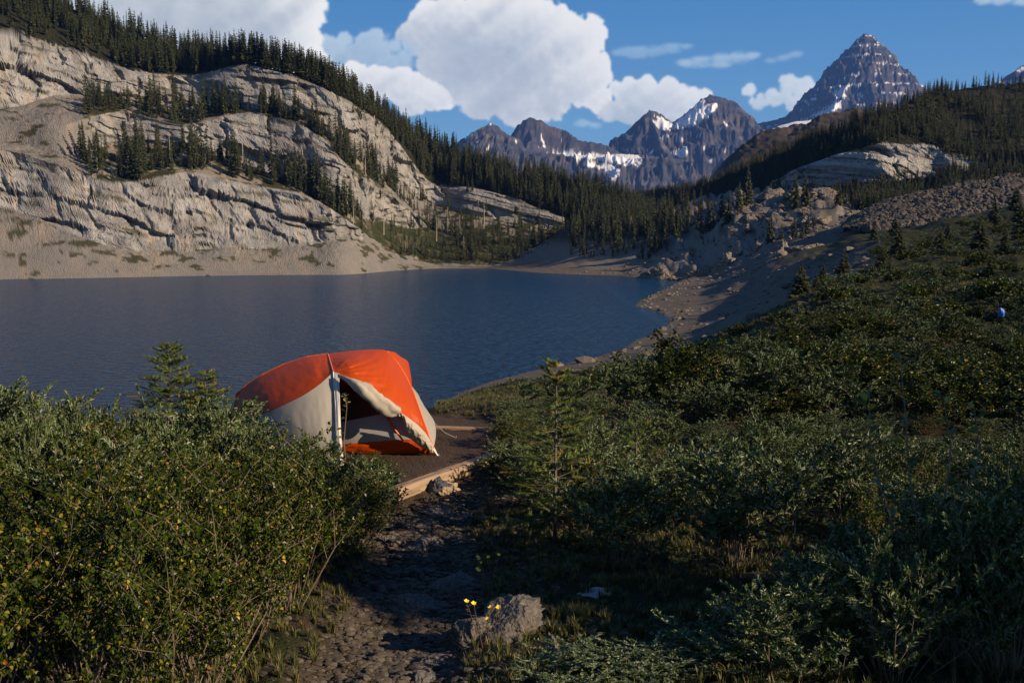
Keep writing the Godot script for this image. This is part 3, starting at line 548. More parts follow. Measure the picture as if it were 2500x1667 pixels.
func slope_color(q: Vector3, kind: String, t: float, seed_: float) -> Color:
	var along := q.x * 0.8 - q.z * 0.6
	var n := fb.get_noise_3d(q.x * 0.07, q.y * 0.07, q.z * 0.07)
	var n2 := fine.get_noise_3d(q.x * 0.5, q.y * 0.5, q.z * 0.5)
	var streak := fb.get_noise_3d(along * 0.18, q.y * 0.05, seed_ + 3.0)
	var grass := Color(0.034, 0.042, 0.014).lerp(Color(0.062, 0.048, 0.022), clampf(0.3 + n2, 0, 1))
	if kind == "cliff":
		var c := Color(0.245, 0.245, 0.242).lerp(Color(0.365, 0.363, 0.357), clampf(0.5 + n * 1.3, 0, 1))
		c = c.lerp(Color(0.344, 0.238, 0.139), smoothstep(0.15, 0.5, streak + n * 0.35) * 0.32)
		c = c.lerp(Color(0.180, 0.164, 0.156), smoothstep(0.1, 0.42, fb.get_noise_3d(along * 0.12 + 50.0, q.y * 0.05, seed_)) * 0.6)
		c = c.lerp(Color(0.410, 0.394, 0.369), smoothstep(0.2, 0.5, fb.get_noise_3d(along * 0.16 + 90.0, q.y * 0.05, seed_)) * 0.5)
		# dark lines along the bedding: mineral stain, and crack shade painted in
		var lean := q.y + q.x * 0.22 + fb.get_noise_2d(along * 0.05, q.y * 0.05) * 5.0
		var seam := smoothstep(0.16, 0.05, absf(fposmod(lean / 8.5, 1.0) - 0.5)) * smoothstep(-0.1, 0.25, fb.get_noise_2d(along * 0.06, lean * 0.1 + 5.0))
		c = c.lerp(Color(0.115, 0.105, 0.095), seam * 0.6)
		var moss := smoothstep(0.3, 0.42, fb.get_noise_3d(along * 0.05, (q.y + q.x * 0.22) * 0.3, seed_ + 20.0) + n2 * 0.3)
		return c.lerp(grass, moss * 0.75) * (1.0 + 0.3 * n2)
	if kind == "scree" or kind == "lake":
		var c := Color(0.225, 0.208, 0.188).lerp(Color(0.2, 0.192, 0.182), clampf(0.5 + n * 1.5, 0, 1))
		c = c.lerp(Color(0.344, 0.254, 0.172), smoothstep(0.1, 0.45, streak) * 0.25)
		# loose patches of low shrub on the upper scree
		var g := smoothstep(0.20, 0.28, fb.get_noise_3d(q.x * 0.09, q.y * 0.2, q.z * 0.09) + 0.2 * n2 + 0.22 * (t - 0.75))
		return c.lerp(grass, g * 0.9 if kind == "scree" else 0.0) * (1.0 + 0.16 * n2)
	if kind == "ledge":
		var bare := smoothstep(-0.05, 0.2, n + n2 * 0.4)
		return grass.lerp(Color(0.271, 0.238, 0.197), bare) * (1.0 + 0.2 * n2)
	if kind == "meadow":
		return Color(0.036, 0.044, 0.014).lerp(Color(0.11, 0.09, 0.06), smoothstep(0.15, 0.45, n + n2 * 0.7)) * (1.0 + 0.35 * n2)
	return grass * 0.55  # wood floor, darkened to carry the cloud shade over the right hill

func left_kind(u: float, row: int) -> String:
	match row:
		0: return "lake"
		1: return "scree" if u < 11.7 else "meadow"
		2: return "cliff" if u < 8.3 else ("scree" if u < 9.5 else "meadow")
		3: return "scree" if u < 3.5 else ("ledge" if u < 8.5 else "meadow")
		4: return "scree" if u < 3.6 else ("cliff" if u < 9.8 else "meadow")
		5: return "scree" if u < 3.4 or (u > 9.2 and u < 10.2) else "ledge"
		6: return "cliff" if u < 13.4 else "wood"
	return "wood"

func right_kind(u: float, row: int) -> String:
	return "cliff" if row == 2 and u > 5.2 and u < 10.6 else ("ledge" if row == 1 and u > 5.0 else "wood")

func peak_h(x: float, z: float, ridges: Array) -> Vector3:
	# (height, metres from the ridge that sets it, its slope)
	var best := Vector3(-1e9, 0, 0)
	for r: Dictionary in ridges:
		var pts: Array = r.p
		for i in pts.size() - 1:
			var a: Vector3 = pts[i]
			var b: Vector3 = pts[i + 1]
			var abx := b.x - a.x
			var abz := b.z - a.z
			var t := clampf(((x - a.x) * abx + (z - a.z) * abz) / maxf(abx * abx + abz * abz, 1.0), 0, 1)
			var dx := x - a.x - abx * t
			var dz := z - a.z - abz * t
			var d := sqrt(dx * dx + dz * dz)
			var h: float = lerpf(a.y, b.y, t) - (r.s * d if d < r.d else r.s * r.d + r.s2 * (d - r.d))
			if h > best.x: best = Vector3(h, d, r.s if d < r.d else r.s2)
	return best

func in_poly(x: float, y: float, poly: PackedVector2Array) -> bool:
	return Geometry2D.is_point_in_polygon(Vector2(x, y), poly)

func peak_mesh(d: Dictionary) -> ArrayMesh:
	# a massif: heights from its ridges, with gullies, strata and snow lying where the photograph's snow lies
	var nx: int = d.nx
	var nz: int = d.nz
	var p := PackedVector3Array()
	var c := PackedColorArray()
	var polys := []
	for s: Array in d.snow:
		var q := PackedVector2Array()
		for v: Vector2 in s: q.append(v)
		polys.append(q)
	for j in nz:
		var z: float = lerpf(d.z0, d.z1, pow(float(j) / (nz - 1), 0.9))
		for i in nx:
			var x: float = lerpf(d.x0, d.x1, float(i) / (nx - 1))
			var wx := x + fine.get_noise_2d(x * 0.012, z * 0.012) * 18.0
			var wz := z + fb.get_noise_2d(x * 0.005 + 60.0, z * 0.005) * 30.0
			var hd := peak_h(wx, wz, d.ridges)
			var h := hd.x
			var off := smoothstep(0.0, 160.0, hd.y) * smoothstep(0.1, 0.6, hd.z)
			h += (ridged.get_noise_2d(x * 0.007, z * 0.0035) * 34.0 + ridged.get_noise_2d(x * 0.021, z * 0.008 + 5.0) * 18.0 - 8.0) * off
			var bed: float = (h + x * d.dip) / d.band
			var fr := bed - floorf(bed)
			h += (smoothstep(0.25, 0.75, fr) - fr) * d.band * d.terrace * (0.35 + 0.65 * off)
			var n := fine.get_noise_2d(x * 0.06, z * 0.06)
			h += n * 6.0
			p.append(Vector3(x, h, z))
			var rock := Color(0.044, 0.050, 0.066).lerp(Color(0.074, 0.073, 0.083), clampf(0.5 + fb.get_noise_3d(x * 0.006, h * 0.02, 2.0) * 1.6, 0, 1))  # rock darkened and blued, cloud shade and haze put into its colour
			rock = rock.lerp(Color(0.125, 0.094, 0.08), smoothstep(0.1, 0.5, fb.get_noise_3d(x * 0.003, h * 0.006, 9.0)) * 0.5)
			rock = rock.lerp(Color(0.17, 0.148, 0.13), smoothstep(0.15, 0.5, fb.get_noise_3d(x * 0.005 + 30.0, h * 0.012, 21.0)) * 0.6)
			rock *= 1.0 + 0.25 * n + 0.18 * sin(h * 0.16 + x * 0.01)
			var snow := 0.0
			var sx := x + n * 9.0
			var sy := h + fine.get_noise_2d(x * 0.03 + 4.0, z * 0.03) * 12.0
			for q: PackedVector2Array in polys:
				if in_poly(sx, sy, q):
					snow = 1.0
					break
			if d.dust > 0.0 and snow == 0.0:
				# thin snow caught on the treads of the strata
				snow = smoothstep(0.55, 0.7, fine.get_noise_2d(x * 0.025, h * 0.09) * 0.9 + d.dust * smoothstep(0.62, 0.95, fr) + fb.get_noise_2d(x * 0.01, h * 0.01) * 0.5)
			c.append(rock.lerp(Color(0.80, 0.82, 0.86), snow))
	return grid_mesh(p, c, nx, nz, false)

# ------------------------------------------------------------------ trees
func conifer_crown(h: float, r: float, layers: int, per: int, seed_: int, bare := 0.06, ragged := 0.45) -> ArrayMesh:
	# whorls of drooping boughs, each a ragged strip of foliage with side sprays
	var g := RandomNumberGenerator.new()
	g.seed = seed_
	var p := PackedVector3Array()
	var c := PackedColorArray()
	for l in layers:
		var t := (l + g.randf_range(-0.3, 0.3)) / layers
		t = clampf(t, 0, 1)
		var y := h * lerpf(bare, 0.985, t)
		var reach := r * pow(1.0 - t, 0.8) * (0.35 + 0.65 * minf(1.0, (t + 0.08) * 5.0)) + 0.015 * h
		for k in per:
			if g.randf() < 0.12: continue
			var a := TAU * (k + g.randf() * 0.9) / per + l * 1.3
			var dir := Vector3(cos(a), 0, sin(a))
			var side := Vector3(-dir.z, 0, dir.x)
			var ln := reach * g.randf_range(1.0 - ragged, 1.0 + ragged * 0.5)
			var wid := maxf(ln * g.randf_range(0.28, 0.5), 0.012 * h)
			var drop := ln * g.randf_range(0.15, 0.55)
			var o := Vector3(0, y + 0.02 * h, 0)
			var mid := dir * ln * 0.55 + Vector3(0, y - drop * 0.35, 0)
			var tip := dir * ln + Vector3(0, y - drop + 0.12 * ln, 0)
			var droop := Vector3(0, -wid * g.randf_range(0.3, 0.8), 0)
			var tone := g.randf_range(0.7, 1.3)
			var col := Color(0.021 * tone, 0.026 * tone, 0.0085 * tone)
			var tris := [o, mid + side * wid * 0.5 + droop, tip, o, tip, mid - side * wid * 0.5 + droop,
				mid + side * wid * 0.2, mid + side * wid * 0.8 + dir * wid * 0.5 + droop * 1.4, tip + droop * 0.5,
				mid - side * wid * 0.2, tip + droop * 0.5, mid - side * wid * 0.8 + dir * wid * 0.5 + droop * 1.4]
			for v: Vector3 in tris:
				p.append(v)
				c.append(col)
	return soup(p, c)

func trunk_mesh(h: float, r: float, lean := 0.0) -> ArrayMesh:
	var p := PackedVector3Array()
	tube(p, [Vector3(0, -0.4, 0), Vector3(lean * 0.3, h * 0.5, 0), Vector3(lean, h, 0)], r, r * 0.12, 6)
	return soup(p)

var crowns := []
var trunks := []
var broad_crowns := []

func make_tree_kit() -> void:
	for k in 6:
		crowns.append(conifer_crown(1.0, 0.105 + 0.012 * (k % 3), 24, 6, 100 + k, 0.08 + 0.02 * (k % 2)))
		broad_crowns.append(conifer_crown(1.0, 0.2 + 0.02 * (k % 3), 26, 8, 200 + k, 0.02))
	trunks.append(trunk_mesh(0.97, 0.014))

func tree(at: Vector3, h: float, label: String, group: String, broad := false, wide := 1.0) -> void:
	var o := thing("conifer", at, rng.randf() * TAU)
	tag(o, label, "tree", group)
	o.scale = Vector3(h * wide, h, h * wide)
	part("trunk", trunks[0], M.bark, o)
	part("crown", (broad_crowns if broad else crowns)[rng.randi() % 6], M.needles, o)

func snag_mesh() -> ArrayMesh:
	# a dead trunk with broken branch stubs
	var p := PackedVector3Array()
	var g := RandomNumberGenerator.new()
	g.seed = 19
	tube(p, [Vector3(0, -0.05, 0), Vector3(0.01, 0.5, 0.005), Vector3(0.0, 1.0, 0.0)], 0.017, 0.004, 6)
	for k in 22:
		var y := g.randf_range(0.25, 0.97)
		var a := g.randf() * TAU
		var d := Vector3(cos(a), g.randf_range(-0.3, 0.3), sin(a)) * g.randf_range(0.02, 0.07)
		tube(p, [Vector3(0, y, 0), Vector3(0, y, 0) + d], 0.004, 0.001, 3)
	return soup(p)

func wood(called: String, label: String, spots: Array) -> void:
	# trees too far and too many to be told apart: one mass
	var root := Node3D.new()
	root.name = numbered(called)
	add_child(root)
	tag(root, label, "forest", "", "stuff")
	var by := []
	for k in 6: by.append([])
	for s in spots: by[rng.randi() % 6].append(s)
	for k in 6:
		if by[k].is_empty(): continue
		var mm := MultiMesh.new()
		mm.transform_format = MultiMesh.TRANSFORM_3D
		mm.use_colors = true
		mm.mesh = crowns[k]
		mm.instance_count = by[k].size()
		for i in by[k].size():
			var s: Array = by[k][i]
			var h: float = s[1]
			var w: float = h * rng.randf_range(0.6, 1.25)
			mm.set_instance_transform(i, Transform3D(Basis(Vector3.UP, rng.randf() * TAU).scaled(Vector3(w, h, w)), s[0]))
			var v := rng.randf_range(0.6, 1.5)
			mm.set_instance_color(i, Color(v * rng.randf_range(0.9, 1.15), v, v * 0.95))
		var o := MultiMeshInstance3D.new()
		o.name = "crowns"
		o.multimesh = mm
		o.material_override = M.needles
		o.set_meta("kind", "stuff")
		root.add_child(o, true)

# ------------------------------------------------------------------ shrubs
func leaf(p: PackedVector3Array, c: PackedColorArray, at: Vector3, dir: Vector3, up: Vector3, ln: float, wd: float, round_: bool, col: Color) -> void:
	var s := dir.cross(up).normalized()
	var n := s.cross(dir).normalized()
	var fold := n * wd * 0.28
	var tip := at + dir * ln - n * ln * 0.12
	var first := p.size()
	if round_:
		var m1 := at + dir * ln * 0.32
		var m2 := at + dir * ln * 0.72
		var l1 := m1 + s * wd * 0.5 + fold
		var r1 := m1 - s * wd * 0.5 + fold
		var l2 := m2 + s * wd * 0.42 + fold * 0.8
		var r2 := m2 - s * wd * 0.42 + fold * 0.8
		p.append_array(PackedVector3Array([at, l1, tip, l1, l2, tip, at, tip, r1, r1, tip, r2]))
	else:
		var m := at + dir * ln * 0.5
		p.append_array(PackedVector3Array([at, m + s * wd * 0.5 + fold, tip, at, tip, m - s * wd * 0.5 + fold]))
	for i in p.size() - first: c.append(col)

func shrub_kit(kind: String, h: float, r: float, stems: int, leaves: int, leaf_len: float, seed_: int) -> Array:
	# [stems mesh, foliage mesh]: stems fork twice, leaves sit along the outer shoots
	var g := RandomNumberGenerator.new()
	g.seed = seed_
	var w := PackedVector3Array()
	var p := PackedVector3Array()
	var c := PackedColorArray()
	var shoots := []
	var kit_tone := g.randf_range(0.78, 1.28)
	for s in stems:
		var a := g.randf() * TAU
		var out := sqrt(g.randf())
		var base := Vector3(cos(a), 0, sin(a)) * 0.12 * r + Vector3(0, -0.1, 0)
		var top := Vector3(cos(a) * r * out, h * (1.0 - 0.42 * out * out) * g.randf_range(0.8, 1.08), sin(a) * r * out)
		var bend := (base + top) * 0.5 + Vector3(g.randf_range(-1, 1), 0.4, g.randf_range(-1, 1)) * 0.2 * h
		var main := [base, (base + bend) * 0.5, bend, (bend + top) * 0.5 + Vector3(0, 0.03 * h, 0), top]
		tube(w, main, 0.0050 * g.randf_range(0.6, 1.3), 0.0016, 4)
		for b in 7:
			var t := g.randf_range(0.3, 0.98)
			var o := curve_at(main, t)
			var ang := g.randf() * TAU
			var d := Vector3(cos(ang), g.randf_range(0.35, 1.3), sin(ang)).normalized()
			var ln := h * g.randf_range(0.14, 0.34)
			var e := o + d * ln
			var k := (o + e) * 0.5 + Vector3(g.randf_range(-1, 1), g.randf_range(-0.5, 0.5), g.randf_range(-1, 1)) * 0.1 * ln
			tube(w, [o, k, e], 0.0020, 0.0009, 3)
			shoots.append([o, k, e])
		shoots.append([curve_at(main, 0.6), curve_at(main, 0.85), top + Vector3(0, 0.05 * h, 0)])
	var per := maxi(1, leaves / shoots.size())
	for s: Array in shoots:
		var whole := g.randf_range(0.75, 1.25) * kit_tone
		for l in per:
			var t := pow(g.randf(), 0.75)
			var o: Vector3 = s[0].lerp(s[1], t * 2) if t < 0.5 else s[1].lerp(s[2], t * 2 - 1)
			var ax: Vector3 = (s[2] - s[0]).normalized()
			var a := g.randf() * TAU
			var side := ax.cross(Vector3(cos(a), 0.2, sin(a))).normalized()
			if kind == "willow":
				var d := (ax * g.randf_range(0.5, 1.1) + side * g.randf_range(0.35, 0.9) + Vector3(0, 0.2, 0)).normalized()
				var v := g.randf_range(0.7, 1.3) * whole
				var col := Color(0.038 * v, 0.060 * v, 0.016 * v)
				if g.randf() < 0.4: col = Color(0.118 * v, 0.138 * v, 0.082 * v)
				leaf(p, c, o, d, Vector3(cos(a * 3), 1.0, sin(a * 3)), leaf_len * g.randf_range(0.65, 1.2), leaf_len * g.randf_range(0.32, 0.46), false, col)
			else:
				var d := (side + ax * g.randf_range(-0.2, 0.5)).normalized()
				var v := g.randf_range(0.65, 1.3) * whole
				var col := Color(0.026 * v, 0.040 * v, 0.0045 * v)
				var pick := g.randf()
				if pick < 0.12: col = Color(0.1275 * v, 0.1148 * v, 0.0153 * v)
				elif pick < 0.13: col = Color(0.2 * v, 0.09 * v, 0.02 * v)
				o += d * leaf_len * 0.35
				leaf(p, c, o, d, Vector3(cos(a * 3) * 0.9, 0.8, sin(a * 3) * 0.9), leaf_len * g.randf_range(0.65, 1.15), leaf_len * g.randf_range(0.65, 0.95), true, col)
	return [soup(w), soup(p, c)]

var kits := {}

func shrub(kind: String, at: Vector3, size: float, tall: float, label: String, group: String, called := "") -> Node3D:
	var set_: Array = kits[kind]
	var kit: Array = set_[rng.randi() % set_.size()]
	var o := thing(called if called else kind + "_shrub", at, rng.randf() * TAU)
	o.scale = Vector3(size, tall, size)
	tag(o, label, "shrub", group)
	if kit[0]: part("stems", kit[0], M.twig, o)
	part("foliage", kit[1], M[kind + "_leaf"], o)
	return o

# ------------------------------------------------------------------ stones
func stone_mesh(size: Vector3, seed_: int, rough := 0.22, cuts := 5, nu := 20, nv := 13) -> ArrayMesh:
	var g := RandomNumberGenerator.new()
	g.seed = seed_
	var planes := []
	for k in cuts:
		var n := Vector3(g.randf_range(-1, 1), g.randf_range(-0.4, 1), g.randf_range(-1, 1)).normalized()
		planes.append([n, g.randf_range(0.55, 0.82)])
	var p := PackedVector3Array()
	for j in nv:
		var th := PI * j / (nv - 1)
		for i in nu:
			var ph := TAU * i / nu
			var d := Vector3(sin(th) * cos(ph), cos(th), sin(th) * sin(ph))
			var r := 1.0 + rough * fb.get_noise_3d(d.x * 1.3 + seed_, d.y * 1.3, d.z * 1.3) * 2.0
			for q: Array in planes:
				var k: float = d.dot(q[0])
				if k > 0.01: r = minf(r, q[1] / k)
			r *= 1.0 + rough * 0.35 * fine.get_noise_3d(d.x * 5.0 + seed_, d.y * 5.0, d.z * 5.0) + rough * 0.5 * ridged.get_noise_3d(d.x * 2.2 + seed_, d.y * 2.2, d.z * 2.2)
			p.append(d * r * size)
	return grid_mesh(p, PackedColorArray(), nu, nv, true, nu > 30, true)

func stone(called: String, at: Vector3, size: Vector3, seed_: int, m: Material, label: String, group := "", turn := 0.0, rough := 0.22, nu := 20, nv := 13) -> MeshInstance3D:
	var o := part(called, stone_mesh(size, seed_, rough, 5, nu, nv), m)
	o.position = at
	o.rotation.y = turn
	tag(o, label, "rock", group)
	return o

func scatter(called: String, label: String, category: String, mesh: Mesh, m: Material, xf: Array, cols := []) -> void:
	var mm := MultiMesh.new()
	mm.transform_format = MultiMesh.TRANSFORM_3D
	mm.use_colors = cols.size() > 0
	mm.mesh = mesh
	mm.instance_count = xf.size()
	for i in xf.size():
		mm.set_instance_transform(i, xf[i])
		if cols.size(): mm.set_instance_color(i, cols[i])
	var o := MultiMeshInstance3D.new()
	o.name = numbered(called)
	o.multimesh = mm
	o.material_override = m
	add_child(o)
	tag(o, label, category, "", "stuff")

func grass_tuft(seed_: int, blades: int, ln: float, wide: float) -> ArrayMesh:
	var g := RandomNumberGenerator.new()
	g.seed = seed_
	var p := PackedVector3Array()
	var c := PackedColorArray()
	for b in blades:
		var a := g.randf() * TAU
		var d := Vector3(cos(a), 0, sin(a))
		var o := d * ln * g.randf_range(0, 0.18)
		var l := ln * g.randf_range(0.5, 1.1)
		var lean := g.randf_range(0.1, 0.7)
		var m := o + Vector3(0, l * 0.6, 0) + d * l * lean * 0.35
		var t := o + Vector3(0, l * (1.0 - lean * 0.35), 0) + d * l * lean
		var s := Vector3(-d.z, 0, d.x) * wide
		var v := g.randf_range(0.7, 1.3)
		var col := Color(0.0600 * v, 0.0656 * v, 0.0208 * v) if g.randf() < 0.9 else Color(0.1700 * v, 0.1190 * v, 0.0425 * v)
		for q: Vector3 in [o - s, m - s * 0.8, m + s * 0.8, o - s, m + s * 0.8, o + s, m - s * 0.8, t, m + s * 0.8]:
			p.append(q)
			c.append(col)
	return soup(p, c)

# ------------------------------------------------------------------ sky
func cloud_bank(px: PackedByteArray, w: int, h: int, puffs: Array, soft: float, dense: float, seed_: int) -> void:
	# puffs: (azimuth, elevation, radius) in degrees; lit from the right and above, thick parts shade what lies behind them
	var k := w / 360.0
	var x0 := 1e9; var x1 := -1e9; var y0 := 1e9; var y1 := -1e9
	var list := []
	var wisp := soft >= 0.8
	var g := RandomNumberGenerator.new()
	g.seed = seed_
	for q: Vector3 in puffs:
		var c := Vector3(q.x * k, (90.0 - q.y) * k, q.z * k)
		list.append(c)
		for s in (0 if wisp else 9):
			var a := g.randf() * TAU
			var r := c.z * g.randf_range(0.28, 0.5)
			list.append(Vector3(c.x + cos(a) * c.z * 0.8, c.y - absf(sin(a)) * c.z * 0.75 * (1.0 if g.randf() < 0.8 else -0.5), r))
	for c: Vector3 in list:
		x0 = minf(x0, c.x - c.z * 1.5); x1 = maxf(x1, c.x + c.z * 1.5)
		y0 = minf(y0, c.y - c.z * 1.5); y1 = maxf(y1, c.y + c.z * 1.5)
	var ix := int(x0); var iy := maxi(0, int(y0))
	var nx := int(x1) - ix; var ny := mini(int(y1), h / 2 - 2) - iy
	if nx <= 0 or ny <= 0: return
	var den := PackedFloat32Array()
	den.resize(nx * ny)
	den.fill(-1.0)
	for c: Vector3 in list:
		var bx0 := maxi(0, int(c.x - c.z * 1.45) - ix); var bx1 := mini(nx - 1, int(c.x + c.z * 1.45) - ix)
		var by0 := maxi(0, int(c.y - c.z * 1.45) - iy); var by1 := mini(ny - 1, int(c.y + c.z * 1.45) - iy)
		for y in range(by0, by1 + 1):
			for x in range(bx0, bx1 + 1):
				var dx := x + ix - c.x
				var dy := y + iy - c.y
				if wisp: dy *= 2.4
				elif dy > 0: dy *= 1.15
				var v := 1.0 - (dx * dx + dy * dy) / (c.z * c.z)
				var at := y * nx + x
				if v > den[at]: den[at] = v
	for y in ny:
		for x in nx:
			var at := y * nx + x
			if den[at] > -0.99:
				var wx := (x + ix) * 0.018
				var wy := (y + iy) * (0.06 if wisp else 0.018)
				den[at] += 0.55 * fb.get_noise_2d(wx + seed_, wy) + 0.42 * fine.get_noise_2d(wx * 3.2 + seed_, wy * 3.2) + 0.2 * fine.get_noise_2d(wx * 11.0 + seed_, wy * 11.0) - 0.06
	for y in ny:
		for x in nx:
			var at := y * nx + x
			var v := den[at]
			if v <= 0.0: continue
			var alpha := smoothstep(0.0, soft, v) * dense
			var acc := 0.0
			for s in range(1, 7):
				var sx := x + int(s * s * 0.9)
				var sy := y - int(s * s * 0.65)
				if sx < nx and sy >= 0: acc += maxf(den[sy * nx + sx], 0.0) * (0.6 + 0.25 * s)
			var light := exp(-0.115 * acc)
			light = clampf(light * 1.0 - 0.02 + 0.10 * fine.get_noise_2d((x + ix) * 0.03, (y + iy) * 0.03 + seed_), 0.0, 1.0)
			light = light * light * (3.0 - 2.0 * light)
			var r := lerpf(0.64, 0.985, light); var gg := lerpf(0.69, 0.98, light); var b := lerpf(0.76, 0.97, light)
			var o := ((y + iy) * w + posmod(x + ix, w)) * 3
			px[o] = int(lerpf(px[o], r * 255.0, alpha))
			px[o + 1] = int(lerpf(px[o + 1], gg * 255.0, alpha))
			px[o + 2] = int(lerpf(px[o + 2], b * 255.0, alpha))

func sky_image() -> Image:
	var w := 4096
	var h := 2048
	var px := PackedByteArray()
	var row := PackedByteArray()
	for y in h:
		var el := 90.0 - 180.0 * (y + 0.5) / h
		var t := clampf(el / 90.0, 0, 1)
		var c := Color(0.50, 0.69, 0.83).lerp(Color(0.285, 0.52, 0.745), smoothstep(0.0, 0.17, t)).lerp(Color(0.13, 0.30, 0.55), smoothstep(0.14, 0.9, t))
		if el < 0: c = Color(0.22, 0.22, 0.2)
		row.resize(0)
		row.append(int(c.r * 255)); row.append(int(c.g * 255)); row.append(int(c.b * 255))
		while row.size() < w * 3: row.append_array(row)
		row.resize(w * 3)
		px.append_array(row)
	var g := RandomNumberGenerator.new()
	g.seed = 77
	# fair-weather cumulus goes on all round, as in the part that the photograph shows
	for k in 26:
		var az := g.randf_range(35.0, 325.0)
		var el := g.randf_range(6.0, 48.0)
		var size := g.randf_range(1.2, 3.6)
		var puffs := []
		for s in 5: puffs.append(Vector3((az if az < 180.0 else az - 360.0) + g.randf_range(-2.6, 2.6) * size, el + g.randf_range(-0.5, 0.7) * size, size * g.randf_range(0.6, 1.2)))
		cloud_bank(px, w, h, puffs, 0.35, 0.97, 300 + k)
	for b: Array in CLOUDS: cloud_bank(px, w, h, b[0], b[1], b[2], b[3])
	var im_ := Image.create_from_data(w, h, false, Image.FORMAT_RGB8, px)
	return im_

# ------------------------------------------------------------------ tent
func cloth(a: Array, b: Array, nu: int, nv: int, belly: Vector3, crease: float, seed_: float, hub := Vector3.INF) -> ArrayMesh:
	# a sheet stretched between two seams, with a belly and creases running from one seam to the other
	var p := PackedVector3Array()
	for j in nv:
		var v := float(j) / (nv - 1)
		for i in nu:
			var u := float(i) / (nu - 1)
			var q := curve_at(a, u).lerp(curve_at(b, u), v)
			var in_ := sin(PI * v) * clampf(minf(u, 1.0 - u) * 6.0, 0.0, 1.0)
			q += belly * in_
			var wr := 0.0
			if hub != Vector3.INF:
				var d := q - hub
				var ang := atan2(d.y, d.x)
				wr = ridged.get_noise_2d(ang * 4.5, seed_) * smoothstep(0.75, 0.12, d.length()) * 1.5
			wr += fb.get_noise_3d(u * 7.0 + seed_, v * 1.6, seed_) + 0.5 * fine.get_noise_3d(u * 14.0, v * 3.0, seed_)
			q += belly.normalized() * wr * crease * clampf(minf(minf(v, 1.0 - v) * 5.0, minf(u, 1.0 - u) * 12.0), 0.12, 1.0)
			p.append(q)
	return grid_mesh(p, PackedColorArray(), nu, nv)

func cord(pts: Array, r: float, sides := 5) -> ArrayMesh:
	var p := PackedVector3Array()
	tube(p, pts, r, r, sides)
	return soup(p)

